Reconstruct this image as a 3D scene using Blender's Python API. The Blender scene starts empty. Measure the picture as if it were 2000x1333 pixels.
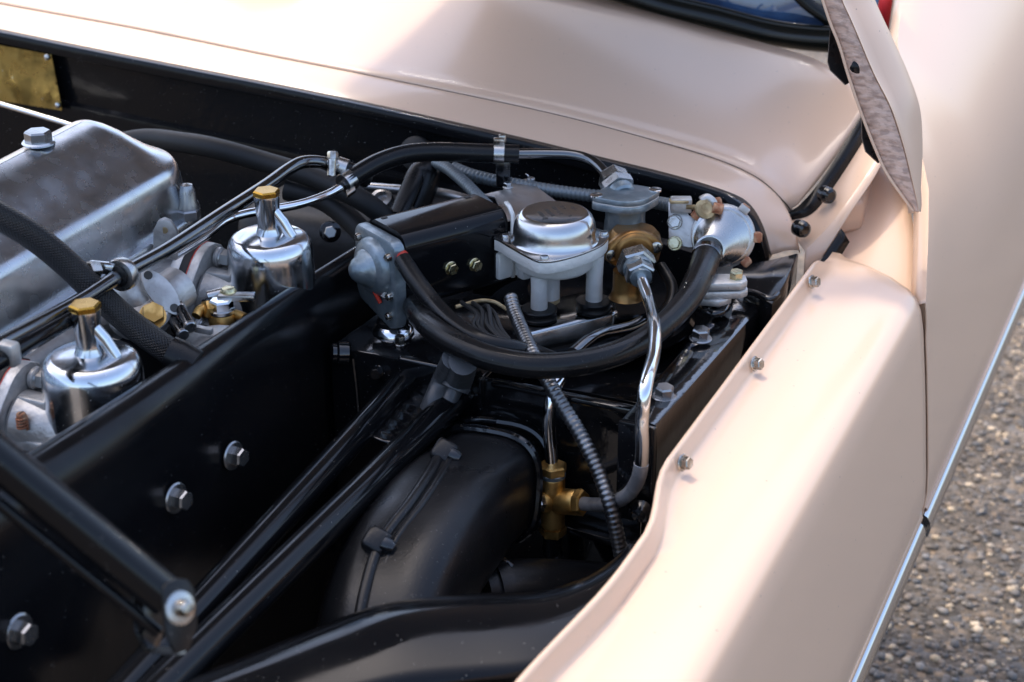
import bpy, bmesh, math, random
from mathutils import Vector as V, Matrix
random.seed(7)
R = math.radians
sc = bpy.context.scene
COL = sc.collection
# ------------------------------------------------------------ camera
FPX = 3300.0; TH = R(25); AZ = R(24); CAM = V((0, 0, 1.55))
FH = V((-math.sin(AZ), math.cos(AZ), 0)); RT = V((math.cos(AZ), math.sin(AZ), 0)); UPZ = V((0, 0, 1))
FW = FH*math.cos(TH) - UPZ*math.sin(TH); UP = FH*math.sin(TH) + UPZ*math.cos(TH)
cd = bpy.data.cameras.new('camera'); cam = bpy.data.objects.new('camera', cd); COL.objects.link(cam)
cam.location = CAM
cam.rotation_euler = Matrix((RT, UP, -FW)).transposed().to_euler()
cd.sensor_width = 36; cd.lens = 36*FPX/2000; cd.clip_start = .05; cd.clip_end = 2000
cd.dof.use_dof = True; cd.dof.focus_distance = 1.66; cd.dof.aperture_fstop = 7.0
sc.camera = cam
# ------------------------------------------------------------ light
SUN_TRAVEL = V((.35, -.17, -.92)).normalized()
w = bpy.data.worlds.new('World'); sc.world = w; w.use_nodes = True
nt = w.node_tree; bg = nt.nodes['Background']
sky = nt.nodes.new('ShaderNodeTexSky'); sky.sky_type = 'NISHITA'; sky.sun_disc = False; sky.air_density = .8; sky.dust_density = 3.0; sky.ozone_density = .6
tosun = -SUN_TRAVEL
sky.sun_elevation = math.asin(tosun.z); sky.sun_rotation = math.atan2(tosun.x, tosun.y)
nt.links.new(sky.outputs[0], bg.inputs[0]); bg.inputs[1].default_value = .15
ld = bpy.data.lights.new('sun', 'SUN'); ld.energy = .85; ld.angle = R(4); ld.color = (1, .95, .88)
lo = bpy.data.objects.new('sun', ld); COL.objects.link(lo)
lo.rotation_euler = SUN_TRAVEL.to_track_quat('-Z', 'Y').to_euler(); lo.location = (-2, 3, 5)
vs = sc.view_settings; vs.view_transform = 'Standard'; vs.look = 'None'; vs.exposure = 1.60; vs.gamma = 1
vs.use_curve_mapping = False

# ------------------------------------------------------------ measuring: a direction of sight met with a plane of the car
def ray(x, y): return FW + RT*((x-1000)/FPX) + UP*((666.5-y)/FPX)
def atD(x, y, d): return CAM + ray(x, y)*d
def atZ(x, y, z): v = ray(x, y); return CAM + v*((z-CAM.z)/v.z)
def atY(x, y, Y): v = ray(x, y); return CAM + v*(Y/v.y)
def atX(x, y, X): v = ray(x, y); return CAM + v*(X/v.x)

# ------------------------------------------------------------ materials
def mat(name, col, rough=.5, metal=0, coat=0, bump=0, bscale=60, dust=0, dscale=900, dcol=(.55, .52, .48),
        var=0, vscale=14, vcol=None, rvar=0, bdetail=4, spec=.5, stretch=None, coatr=.05, trans=0, bdist=.002):
    m = bpy.data.materials.new(name); m.use_nodes = True
    t = m.node_tree; N = t.nodes; L = t.links; p = N['Principled BSDF']
    p.inputs['Base Color'].default_value = (*col, 1); p.inputs['Roughness'].default_value = rough
    p.inputs['Metallic'].default_value = metal; p.inputs['Coat Weight'].default_value = coat
    p.inputs['Coat Roughness'].default_value = coatr
    p.inputs['Specular IOR Level'].default_value = spec; p.inputs['Transmission Weight'].default_value = trans
    tc = N.new('ShaderNodeTexCoord'); co = tc.outputs['Object']
    if stretch:
        mp = N.new('ShaderNodeMapping'); mp.inputs['Scale'].default_value = stretch; L.new(co, mp.inputs[0]); co = mp.outputs[0]
    cur = None
    def noise(s, d=4):
        n = N.new('ShaderNodeTexNoise'); n.inputs['Scale'].default_value = s; n.inputs['Detail'].default_value = d
        L.new(co, n.inputs['Vector']); return n.outputs['Fac']
    def ramp(src, a, b):
        r = N.new('ShaderNodeMapRange'); r.inputs[1].default_value = a; r.inputs[2].default_value = b; L.new(src, r.inputs[0]); return r.outputs[0]
    def mix(fac, a, b):
        x = N.new('ShaderNodeMix'); x.data_type = 'RGBA'; L.new(fac, x.inputs[0])
        for i, q in ((6, a), (7, b)):
            if isinstance(q, tuple): x.inputs[i].default_value = (*q, 1)
            else: L.new(q, x.inputs[i])
        return x.outputs[2]
    cur = col
    if var:
        f = ramp(noise(vscale, 6), .5-.5*var, .5+.5*var) if var < 1 else ramp(noise(vscale, 6), .45, .6)
        cur = mix(f, col, vcol)
    if rvar:
        f2 = noise(vscale*1.7, 5); q = N.new('ShaderNodeMapRange')
        q.inputs[1].default_value = .3; q.inputs[2].default_value = .7
        q.inputs[3].default_value = max(.02, rough-rvar); q.inputs[4].default_value = min(1, rough+rvar)
        L.new(f2, q.inputs[0]); L.new(q.outputs[0], p.inputs['Roughness'])
    if dust:
        vo = N.new('ShaderNodeTexVoronoi'); vo.inputs['Scale'].default_value = dscale; vo.inputs['Randomness'].default_value = 1
        L.new(co, vo.inputs['Vector'])
        hs = N.new('ShaderNodeSeparateColor'); L.new(vo.outputs['Color'], hs.inputs[0])
        thr = N.new('ShaderNodeMath'); thr.operation = 'MULTIPLY'; thr.inputs[1].default_value = .28
        pw = N.new('ShaderNodeMath'); pw.operation = 'POWER'; pw.inputs[1].default_value = 9.0 / max(dust, .05)
        L.new(hs.outputs[0], pw.inputs[0]); L.new(pw.outputs[0], thr.inputs[0])
        lt = N.new('ShaderNodeMath'); lt.operation = 'LESS_THAN'; L.new(vo.outputs['Distance'], lt.inputs[0]); L.new(thr.outputs[0], lt.inputs[1])
        cur = mix(lt.outputs[0], cur, dcol)
        if metal:
            s1 = N.new('ShaderNodeMath'); s1.operation = 'SUBTRACT'; s1.inputs[0].default_value = metal; L.new(lt.outputs[0], s1.inputs[1]); s1.use_clamp = True
            L.new(s1.outputs[0], p.inputs['Metallic'])
    if not isinstance(cur, tuple): L.new(cur, p.inputs['Base Color'])
    if bump:
        b = N.new('ShaderNodeBump'); b.inputs['Strength'].default_value = bump; b.inputs['Distance'].default_value = bdist
        L.new(noise(bscale, bdetail), b.inputs['Height']); L.new(b.outputs[0], p.inputs['Normal'])
        if coat: L.new(b.outputs[0], p.inputs['Coat Normal'])
    return m
M = {}
M['cream'] = mat('cream_paint', (.715, .495, .345), .34, coat=.4, coatr=.12, dust=.16, dscale=260, dcol=(.40, .28, .22), bump=.006, bscale=30, bdist=.003, var=.9, vscale=3, vcol=(.695, .478, .332))
M['cream_worn'] = mat('flaked_cream_paint', (.62, .44, .345), .45, bump=1.0, bscale=90, bdist=.004, bdetail=9, var=1.2, vscale=170, vcol=(.40, .275, .215), stretch=(.5, .5, 1.1))
M['black'] = mat('gloss_black_paint', (.005, .0052, .006), .12, coat=.3, dust=.30, dscale=800, dcol=(.34, .32, .30), bump=.09, bscale=45, bdist=.004, rvar=.08, vscale=20)
M['black_gloss'] = mat('high_gloss_black_paint', (.005, .0052, .006), .10, coat=1, coatr=.07, dust=.3, dscale=800, dcol=(.34, .32, .30), bump=.12, bscale=60, bdist=.003)
M['black_wall'] = mat('uneven_black_paint', (.005, .0052, .006), .18, spec=.22, dust=.3, dscale=700, dcol=(.3, .28, .26), bump=.3, bscale=16, bdist=.006)
M['black_smooth'] = mat('smooth_black_paint', (.0045, .0047, .0055), .11, spec=.26, dust=.2, dscale=650, dcol=(.25, .24, .22), bump=.03, bscale=18, bdist=.004, rvar=.06)
M['black_panel'] = mat('satin_black_panel', (.004, .0042, .005), .20, dust=.14, dscale=600, dcol=(.2, .19, .18), bump=.05, bscale=25, bdist=.004, rvar=.06, spec=.22)
M['black_cast'] = mat('black_crackle_casting', (.007, .0072, .008), .33, dust=.45, dscale=900, dcol=(.3, .28, .26), bump=.3, spec=.32, bscale=420, bdist=.0006, bdetail=2, rvar=.08)
M['rubber'] = mat('black_rubber', (.007, .007, .0075), .28, spec=.26, dust=.22, dscale=1100, dcol=(.25, .24, .22), bump=.15, bscale=300, bdist=.0005, rvar=.08)
M['rubber_dull'] = mat('dull_rubber', (.011, .0115, .012), .55, spec=.35, bump=.2, bscale=200, bdist=.001)
M['polish'] = mat('polished_aluminium', (.76, .78, .80), .17, 1, dust=.32, dscale=800, dcol=(.75, .74, .7), bump=.05, bscale=30, bdist=.002, rvar=.09, vscale=40, var=.8, vcol=(.48, .51, .54))
M['cover'] = mat('weathered_polished_aluminium', (.66, .675, .69), .26, 1, dust=.25, dscale=900, dcol=(.62, .6, .55), bump=.04, bscale=22, bdist=.002, rvar=.06, vscale=26, var=.6, vcol=(.46, .475, .49))
M['castalu'] = mat('cast_aluminium', (.56, .55, .53), .48, .75, bump=.5, bscale=260, bdist=.0012, var=1.2, vscale=30, vcol=(.36, .345, .33), dust=.3, dscale=500, dcol=(.2, .17, .14))
M['silver'] = mat('silver_painted_casting', (.82, .81, .77), .40, .25, bump=.6, bscale=210, bdist=.0012, var=.9, vscale=45, vcol=(.68, .665, .62), dust=.3, dscale=700, dcol=(.30, .24, .14))
M['zinc'] = mat('grey_zinc_casting', (.21, .255, .28), .36, .7, bump=.5, bscale=220, bdist=.0010, var=1.0, vscale=50, vcol=(.31, .355, .38), rvar=.08)
M['steel'] = mat('brushed_steel', (.56, .56, .55), .28, 1, bump=.1, bscale=120, bdist=.0006, var=.9, vscale=40, vcol=(.42, .41, .39), rvar=.1)
M['tin'] = mat('bright_tin_plate', (.62, .63, .635), .19, 1, bump=.05, bscale=50, bdist=.0015, var=.9, vscale=22, vcol=(.45, .45, .45), rvar=.08)
M['dulltin'] = mat('scuffed_tin_plate', (.66, .63, .61), .38, 1, bump=.25, bscale=35, bdist=.003, var=.9, vscale=18, vcol=(.5, .46, .44), rvar=.12)
M['dullpipe'] = mat('dull_grey_pipe', (.34, .34, .345), .42, .6, bump=.3, bscale=120, bdist=.001, var=1.1, vscale=50, vcol=(.22, .22, .225))
M['darksteel'] = mat('dark_steel', (.36, .355, .35), .28, .95, bump=.15, bscale=180, bdist=.0006, rvar=.1)
M['bolt'] = mat('plated_bolt', (.55, .52, .47), .25, 1, bump=.1, bscale=200, bdist=.0005, var=1.1, vscale=90, vcol=(.33, .29, .24), rvar=.08)
M['goldbolt'] = mat('yellow_zinc_bolt', (.62, .56, .36), .28, 1, var=1.1, vscale=120, vcol=(.5, .43, .24), rvar=.06)
M['chrome'] = mat('chrome', (.78, .79, .80), .12, 1, dust=.3, dscale=600, dcol=(.3, .26, .2), rvar=.06, vscale=24)
M['trim'] = mat('bright_trim', (.52, .53, .54), .10, 1, rvar=.05, vscale=20)
M['chromeblack'] = mat('tarnished_pipe', (.16, .165, .17), .14, 1, rvar=.06, vscale=30, dust=.3, dscale=380, dcol=(.35, .32, .3))
M['brass'] = mat('aged_brass', (.78, .49, .17), .46, 1, bump=.15, bscale=200, bdist=.0006, var=1.1, vscale=55, vcol=(.46, .26, .075), dust=.35, dscale=650, dcol=(.06, .04, .02), rvar=.08)
M['brasscap'] = mat('brass_cap', (.52, .30, .05), .26, 1, var=.9, vscale=60, vcol=(.38, .2, .03), rvar=.05)
M['bronze'] = mat('brown_bronze_casting', (.33, .18, .06), .36, .85, bump=.2, bscale=140, bdist=.0008, var=1, vscale=35, vcol=(.22, .11, .035))
M['plate'] = mat('tarnished_brass_plate', (.42, .32, .11), .32, 1, bump=.3, bscale=55, bdist=.002, var=1.2, vscale=30, vcol=(.20, .15, .05), dust=.6, dscale=130, dcol=(.5, .5, .38), rvar=.14)
M['conduit'] = mat('corrugated_metal', (.21, .215, .22), .34, .95, var=1, vscale=60, vcol=(.13, .135, .14), rvar=.08)
M['conduit_g'] = mat('grey_corrugated_sleeve', (.20, .225, .235), .42, .5, var=.9, vscale=40, vcol=(.14, .16, .17))
M['rust'] = mat('rusty_tab', (.30, .11, .05), .6, .3, var=1.2, vscale=160, vcol=(.45, .25, .14), bump=.4, bscale=300, bdist=.0006)
M['oily'] = mat('dirty_yellow_metal', (.46, .36, .20), .5, .4, var=1.2, vscale=90, vcol=(.28, .2, .1), bump=.2, bscale=200, bdist=.0006)
M['red'] = mat('red_insulation', (.45, .03, .015), .4)
M['blue'] = mat('blue_insulation', (.02, .16, .42), .4)
M['redtrim'] = mat('red_leather', (.52, .02, .03), .45)
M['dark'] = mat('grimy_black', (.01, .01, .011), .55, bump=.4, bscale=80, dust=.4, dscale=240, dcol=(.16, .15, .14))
M['mint'] = mat('grey_tape', (.055, .058, .062), .36, bump=.4, bscale=60, bdist=.003)
M['under'] = mat('bonnet_underside_paint', (.19, .175, .165), .5, bump=.1, bscale=40)
M['letter'] = mat('stamped_letter_recess', (.05, .048, .045), .6, .3)
M['glassdark'] = mat('windscreen_glass', (.06, .13, .26), .03, trans=0, spec=.8, coat=1, coatr=.02, var=1.2, vscale=9, vcol=(.02, .04, .09))
M['seal'] = mat('windscreen_rubber', (.006, .0065, .005), .22, spec=.35)

def gravel_mat():
    m = bpy.data.materials.new('gravel_ground'); m.use_nodes = True; t = m.node_tree; N = t.nodes; L = t.links; p = N['Principled BSDF']
    tc = N.new('ShaderNodeTexCoord'); v = N.new('ShaderNodeTexVoronoi'); v.inputs['Scale'].default_value = 75
    L.new(tc.outputs['Object'], v.inputs['Vector'])
    sp = N.new('ShaderNodeSeparateColor'); L.new(v.outputs['Color'], sp.inputs[0])
    cr = N.new('ShaderNodeValToRGB'); e = cr.color_ramp.elements
    e[0].position = 0; e[0].color = (.055, .043, .03, 1); e[1].position = 1; e[1].color = (.18, .125, .075, 1)
    for q, c in ((.35, (.08, .064, .048, 1)), (.6, (.12, .09, .062, 1)), (.8, (.09, .085, .08, 1))):
        k = e.new(q); k.color = c
    L.new(sp.outputs[0], cr.inputs[0])
    n = N.new('ShaderNodeTexNoise'); n.inputs['Scale'].default_value = 7; n.inputs['Detail'].default_value = 6; L.new(tc.outputs['Object'], n.inputs['Vector'])
    r = N.new('ShaderNodeMapRange'); r.inputs[1].default_value = .35; r.inputs[2].default_value = .65; r.inputs[3].default_value = .8; r.inputs[4].default_value = 1.5; L.new(n.outputs['Fac'], r.inputs[0])
    mx = N.new('ShaderNodeMix'); mx.data_type = 'RGBA'; mx.blend_type = 'MULTIPLY'; mx.inputs[0].default_value = 1
    L.new(cr.outputs[0], mx.inputs[6]); L.new(r.outputs[0], mx.inputs[7]); L.new(mx.outputs[2], p.inputs['Base Color'])
    b = N.new('ShaderNodeBump'); b.inputs['Strength'].default_value = .9; b.inputs['Distance'].default_value = .006; b.invert = True
    L.new(v.outputs['Distance'], b.inputs['Height']); L.new(b.outputs[0], p.inputs['Normal']); p.inputs['Roughness'].default_value = .8
    return m
M['gravel'] = gravel_mat()
def pebble_mat():
    m = bpy.data.materials.new('pebble_stone'); m.use_nodes = True; t = m.node_tree; N = t.nodes; L = t.links; p = N['Principled BSDF']
    g = N.new('ShaderNodeNewGeometry'); cr = N.new('ShaderNodeValToRGB'); e = cr.color_ramp.elements
    e[0].color = (.07, .055, .04, 1); e[1].color = (.62, .48, .33, 1)
    for q, c in ((.25, (.15, .12, .09, 1)), (.45, (.10, .10, .10, 1)), (.62, (.24, .17, .11, 1)), (.78, (.20, .19, .18, 1)), (.9, (.50, .37, .23, 1))):
        k = e.new(q); k.color = c
    L.new(g.outputs['Random Per Island'], cr.inputs[0]); L.new(cr.outputs[0], p.inputs['Base Color']); p.inputs['Roughness'].default_value = .6
    return m
M['pebble'] = pebble_mat()
# the braided hose: a woven relief
def braid_mat():
    m = mat('braided_rubber', (.012, .012, .013), .36, spec=.5); t = m.node_tree; N = t.nodes; L = t.links; p = N['Principled BSDF']
    uv = N.new('ShaderNodeUVMap'); uv.uv_map = 'uv'
    ck = []
    for s in (1, -1):
        mp = N.new('ShaderNodeMapping'); mp.inputs['Rotation'].default_value = (0, 0, s*R(45)); mp.inputs['Scale'].default_value = (5, 5, 1); L.new(uv.outputs[0], mp.inputs[0])
        wv = N.new('ShaderNodeTexWave'); wv.inputs['Scale'].default_value = 1; L.new(mp.outputs[0], wv.inputs[0]); ck.append(wv.outputs['Fac'])
    mm = N.new('ShaderNodeMath'); mm.operation = 'MAXIMUM'; L.new(ck[0], mm.inputs[0]); L.new(ck[1], mm.inputs[1])
    b = N.new('ShaderNodeBump'); b.inputs['Strength'].default_value = .8; b.inputs['Distance'].default_value = .002; L.new(mm.outputs[0], b.inputs['Height']); L.new(b.outputs[0], p.inputs['Normal'])
    return m
M['braid'] = braid_mat()

# ------------------------------------------------------------ mesh helpers
def perp(a):
    a = a.normalized(); h = V((0, 0, 1)) if abs(a.z) < .9 else V((1, 0, 0))
    u = h.cross(a).normalized(); return u, a.cross(u)
def crom(pts, k=6, closed=False):
    pts = [V(p) for p in pts]; n = len(pts); out = []
    if n < 3 and not closed: return [pts[0].lerp(pts[-1], i/k) for i in range(k+1)]
    rng = n if closed else n-1
    for i in range(rng):
        if closed: a, b, c, d = pts[i-1], pts[i], pts[(i+1) % n], pts[(i+2) % n]
        else:
            b, c = pts[i], pts[i+1]; a = pts[i-1] if i else b*2-c; d = pts[i+2] if i+2 < n else c*2-b
        for j in range(k):
            t = j/k; out.append(.5*((2*b)+(c-a)*t+(2*a-5*b+4*c-d)*t*t+(3*b-a-3*c+d)*t*t*t))
    if not closed: out.append(pts[-1])
    return out
def resample(pts, step):
    out = [pts[0]]; acc = 0
    for a, b in zip(pts, pts[1:]):
        L = (b-a).length; t = 0
        while L > 1e-9 and acc+(L-t) >= step:
            t += step-acc; acc = 0; out.append(a.lerp(b, t/L))
        acc += L-t
    return out
class MB:
    def __init__(s): s.v = []; s.f = []; s.uv = None
    def add(s, v, f):
        o = len(s.v); s.v += [V(p) for p in v]; s.f += [tuple(i+o for i in q) for q in f]; return s
    def bm(s, b, mtx=None):
        b.verts.index_update()
        s.add([(mtx @ x.co) if mtx else x.co.copy() for x in b.verts], [[x.index for x in q.verts] for q in b.faces]); b.free(); return s
    def box(s, c, size, ax=None, bev=.002, seg=2):
        b = bmesh.new(); bmesh.ops.create_cube(b, size=1)
        for x in b.verts: x.co = V((x.co.x*size[0], x.co.y*size[1], x.co.z*size[2]))
        if bev: bmesh.ops.bevel(b, geom=b.edges[:], offset=min(bev, min(size)*.45), segments=seg, affect='EDGES', profile=.5)
        m = Matrix.Translation(V(c))
        if ax: m = m @ Matrix((ax[0], ax[1], ax[2])).transposed().to_4x4()
        return s.bm(b, m)
    def lathe(s, o, axis, prof, n=28, u=None):
        o = V(o); a = V(axis).normalized(); p, q = perp(a)
        if u is not None: p = (u-a*u.dot(a)).normalized(); q = a.cross(p)
        vs = []; fs = []
        for r, h in prof:
            for i in range(n):
                t = 2*math.pi*i/n; vs.append(o+a*h+(p*math.cos(t)+q*math.sin(t))*r)
        k = len(prof)
        for j in range(k-1):
            for i in range(n): fs.append((j*n+i, j*n+(i+1) % n, (j+1)*n+(i+1) % n, (j+1)*n+i))
        if prof[0][0] > 1e-6: fs.append(tuple(reversed(range(n))))
        if prof[-1][0] > 1e-6: fs.append(tuple(range((k-1)*n, k*n)))
        return s.add(vs, fs)
    def cyl(s, a, b, r, n=20, bev=None):
        a = V(a); b = V(b); L = (b-a).length; e = bev if bev is not None else min(r*.15, L*.2)
        return s.lathe(a, b-a, [(r-e, 0), (r, e), (r, L-e), (r-e, L)], n)
    def hexa(s, o, axis, r, h, rot=0, dome=.18):
        a = V(axis).normalized(); p, q = perp(a); u = p*math.cos(rot)+q*math.sin(rot)
        return s.lathe(o, a, [(r, 0), (r, h*(1-dome)), (r*.88, h)], 6, u)
    def tube(s, pts, r, n=14, caps=True, rf=None, sec=None, uv=False, up=None):
        pts = [V(p) for p in pts]; T = []
        for i in range(len(pts)):
            a = pts[max(0, i-1)]; b = pts[min(len(pts)-1, i+1)]; T.append((b-a).normalized())
        if up is not None: u = (V(up)-T[0]*V(up).dot(T[0])).normalized()
        else: u, _ = perp(T[0])
        vs = []; fs = []; L = 0; Ls = []
        for i, p in enumerate(pts):
            if i: L += (p-pts[i-1]).length
            Ls.append(L)
            u = (u-T[i]*u.dot(T[i])).normalized(); q = T[i].cross(u)
            rr = rf(i, L) if rf else r
            for j in range(n):
                t = 2*math.pi*j/n
                if sec: x, y = sec(t); vs.append(p+(u*x+q*y)*rr)
                else: vs.append(p+(u*math.cos(t)+q*math.sin(t))*rr)
        m = len(pts)
        for i in range(m-1):
            for j in range(n): fs.append((i*n+j, i*n+(j+1) % n, (i+1)*n+(j+1) % n, (i+1)*n+j))
        if caps: fs.append(tuple(reversed(range(n)))); fs.append(tuple(range((m-1)*n, m*n)))
        if uv: s.uv = (n, Ls, 2*math.pi*r)
        return s.add(vs, fs)
    def corrug(s, pts, r, pitch, depth=.16, n=14):
        P = resample(crom(pts, 40), pitch/4); k = (1-depth, 1-depth*.35, 1, 1-depth*.35)
        return s.tube(P, r, n, rf=lambda i, L: r*k[i % 4])
    def prism(s, poly, o, u, v, w, depth, bev=0):
        b = bmesh.new(); vs = [b.verts.new(V(o)+V(u)*x+V(v)*y) for x, y in poly]; f = b.faces.new(vs)
        e = bmesh.ops.extrude_face_region(b, geom=[f]); nv = [x for x in e['geom'] if isinstance(x, bmesh.types.BMVert)]
        for x in nv: x.co += V(w)*depth
        bmesh.ops.recalc_face_normals(b, faces=b.faces[:])
        if bev:
            ed = [x for x in b.edges if len(x.link_faces) == 2 and x.calc_face_angle(0) > .6]
            bmesh.ops.bevel(b, geom=ed, offset=bev, segments=2, affect='EDGES', profile=.5)
        return s.bm(b)
    def grid(s, rows, closed=False):
        m = len(rows); n = len(rows[0]); vs = [p for r in rows for p in r]; fs = []
        for i in range(m-1):
            for j in range(n if closed else n-1): fs.append((i*n+j, i*n+(j+1) % n, (i+1)*n+(j+1) % n, (i+1)*n+j))
        return s.add(vs, fs)
    def build(s, name, m, parent=None, smooth=38, solid=0, subd=0, flip=False):
        me = bpy.data.meshes.new(name); o0 = parent_loc(parent)
        me.from_pydata([p-o0 for p in s.v], [], s.f); me.update()
        b = bmesh.new(); b.from_mesh(me)
        if not solid: bmesh.ops.recalc_face_normals(b, faces=b.faces[:])
        if flip: bmesh.ops.reverse_faces(b, faces=b.faces[:])
        b.to_mesh(me); b.free()
        if s.uv:
            n, Ls, cir = s.uv; l = me.uv_layers.new(name='uv')
            for poly in me.polygons:
                vi = [me.loops[k].vertex_index for k in poly.loop_indices]
                js = [q % n for q in vi]; wrap = (max(js)-min(js)) > n/2
                for k, q, j in zip(poly.loop_indices, vi, js):
                    l.data[k].uv = (((j+n if wrap and j < n/2 else j)/n)*2, Ls[min(q//n, len(Ls)-1)]/cir*2)
        me.shade_smooth(); me.set_sharp_from_angle(angle=R(smooth))
        me.materials.append(M[m])
        ob = bpy.data.objects.new(name, me); COL.objects.link(ob)
        if parent is not None: ob.parent = parent
        if solid:
            md = ob.modifiers.new('thickness', 'SOLIDIFY'); md.thickness = abs(solid); md.offset = -1 if solid > 0 else 1; md.use_even_offset = False
        if subd:
            md = ob.modifiers.new('smooth', 'SUBSURF'); md.levels = subd; md.render_levels = subd
        return ob
LOC = {}
def parent_loc(p):
    o = V((0, 0, 0))
    while p is not None:
        o = o+V(p.location); p = p.parent
    return o
def thing(name, label, cat, loc=(0, 0, 0), group=None):
    o = bpy.data.objects.new(name, None); COL.objects.link(o); o.location = loc; o.empty_display_size = .02
    o['label'] = label; o['category'] = cat
    if group: o['group'] = group
    return o
def tag(o, label, cat, group=None):
    o['label'] = label; o['category'] = cat
    if group: o['group'] = group
    return o
def copy_tree(o, parent=None):
    c = o.copy(); COL.objects.link(c); c.parent = parent
    for ch in list(o.children): copy_tree(ch, c)
    return c
def hexbolt(parent, pos, axis, r, h, m='bolt', washer=0, wm=None, rot=.3, name='bolt', slot=False, stub=0):
    b = MB(); pos = V(pos); a = V(axis).normalized(); t = 0
    if washer:
        t = r*.22
        wo = MB().lathe(pos, a, [(washer*.96, -.0005), (washer, t*.4), (washer*.9, t), (r*.5, t)], 24)
    b.hexa(pos+a*t, a, r, h, rot)
    if stub: b.cyl(pos+a*(t+h*.9), pos+a*(t+h+stub), r*.5, 14)
    if slot:
        p, q = perp(a); b.box(pos+a*(t+h), (r*.3, r*1.6, h*.12), (p, q, a), bev=0)
    o = b.build(name, m, parent, smooth=25)
    if washer: wo.build('washer', wm or m, o)
    return o
def screw(parent, pos, axis, r, h, m='bolt', name='screw', sdir=None):
    a = V(axis).normalized(); p, q = perp(a)
    if sdir is not None: p = (V(sdir)-a*V(sdir).dot(a)).normalized(); q = a.cross(p)
    b = MB().lathe(V(pos), a, [(r, -.001), (r, h*.6), (r*.8, h)], 18)
    o = b.build(name, m, parent)
    MB().box(V(pos)+a*(h+.0001), (r*1.5, r*.28, h*.16), (p, q, a), bev=0).build('slot', 'letter', o)
    return o
X1 = V((1, 0, 0)); Y1 = V((0, 1, 0)); Z1 = V((0, 0, 1))
def sstep(a, b, x): t = max(0, min(1, (x-a)/(b-a))); return t*t*(3-2*t)

# ============================================================ SETTING
def kind(o, k): o['kind'] = k; return o
g = MB().add([(-60, -60, 0), (60, -60, 0), (60, 60, 0), (-60, 60, 0)], [(0, 1, 2, 3)]).build('ground', 'gravel'); kind(g, 'structure')
# pebbles lying on the ground in view
pb = MB(); ib = bmesh.new(); bmesh.ops.create_icosphere(ib, subdivisions=1, radius=1)
iv = [x.co.copy() for x in ib.verts]; ib.verts.index_update(); jf = [tuple(x.index for x in q.verts) for q in ib.faces]; ib.free()
for i in range(24000):
    y = random.uniform(1.75, 4.0); x = random.uniform(-.85, .35)
    r = random.choice((.0018, .002, .003, .003, .004, .005, .0075)) * random.uniform(.7, 1.25)
    rz = random.uniform(0, 6.28); c, s_ = math.cos(rz), math.sin(rz); sx = random.uniform(.8, 1.35); sz = random.uniform(.45, .8)
    j = [random.uniform(.8, 1.15) for _ in iv]
    vs_ = []
    for k, p in enumerate(iv):
        a, b_ = p.x*sx*r*j[k], p.y*r*j[k]; vs_.append((x+a*c-b_*s_, y+a*s_+b_*c, r*.25+p.z*r*sz*j[k]))
    pb.add(vs_, jf)
o = pb.build('gravel_pebbles', 'pebble', smooth=80); kind(o, 'stuff'); o['label'] = 'loose tan and grey gravel on the ground beside the car'; o['category'] = 'gravel'

# ============================================================ CREAM BODY PANELS
# --- front wing: section lofted along the car, upturned inner flange with bolts
def rimshift(y):
    return -.005+.023*sstep(1.185, 1.06, y)*(.35+.65*sstep(.82, 1.02, y))
WP = [(-.3815, .675), (-.3815, .862), (-.3805, .8642), (-.3785, .8648), (-.3765, .8636), (-.3755, .860), (-.3735, .853), (-.371, .8475), (-.367, .8445), (-.360, .8430), (-.340, .8425), (-.312, .8420), (-.289, .8405), (-.2775, .8365), (-.2705, .827), (-.265, .800), (-.2575, .745), (-.251, .69), (-.2445, .63), (-.2425, .60), (-.2445, .572), (-.2495, .545), (-.262, .50), (-.29, .44)]
wing = thing('front_wing', 'long cream front wing with upturned bolted flange beside the engine bay', 'car wing', (-.32, 1.2, .82))
rows = []
nY = 64
for i in range(nY+1):
    t = i/nY; row = []
    for x, z in WP:
        k = max(0, min(1, (-.266-x)/.112))
        yend = 1.672 + .078*math.sin(k*math.pi/2)
        # rounded rear corner at the inner flange
        y = .5+(yend-.5)*t
        e = max(0, (y-(yend-.028))/.028); e2 = max(0, min(1, (y-1.652)/.075))
        zz = z; xx = x
        if z > .82:
            zz = z - .007*e**3
            if x < -.352: zz = min(zz, .841+(z-.841)*(1-sstep(0, 1, e2))); 
        sh = (rimshift(y)+.005)*max(0, min(1, (-.350-x)/.022))-.005*max(0, min(1, (-.30-x)/.07))
        row.append(V((xx+sh, y, zz)))
    rows.append(row)
MB().grid(rows).build('wing_panel', 'cream', wing, smooth=60, solid=.0016)
for q in ((1586, 551), (1474, 711), (1333, 904)):
    x0 = -.3705+rimshift(atX(q[0], q[1], -.374).y)
    hexbolt(wing, atX(q[0], q[1], x0), V((1, -.25, .25)), .0056, .0066, 'bolt', washer=.0074, rot=.25)
# chrome strip along the wing's side
def strip(parent, ya, yb, dx):
    pr = [(-.252, .568), (-.246, .5675), (-.2415, .565), (-.238, .559), (-.2365, .551), (-.238, .543), (-.242, .536), (-.247, .531), (-.256, .529)]
    rows = [[V((x+dx, y, z)) for x, z in pr] for y in [ya+(yb-ya)*i/20 for i in range(21)]]
    b = MB().grid(rows); n = len(pr); m = len(rows)  # closed ends
    b.f.append(tuple(range(n))); b.f.append(tuple(range((m-1)*n, m*n)))
    b.build('chrome_strip', 'trim', parent, smooth=45)
    rows = [[V((x+dx, y, z)) for x, z in ((-.249, .577), (-.2435, .5775), (-.242, .574), (-.2455, .570))] for y in (ya, yb)]
    MB().grid(rows).build('strip_bead', 'cream', parent, solid=.001)
strip(wing, .5, 1.672, 0)
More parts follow.
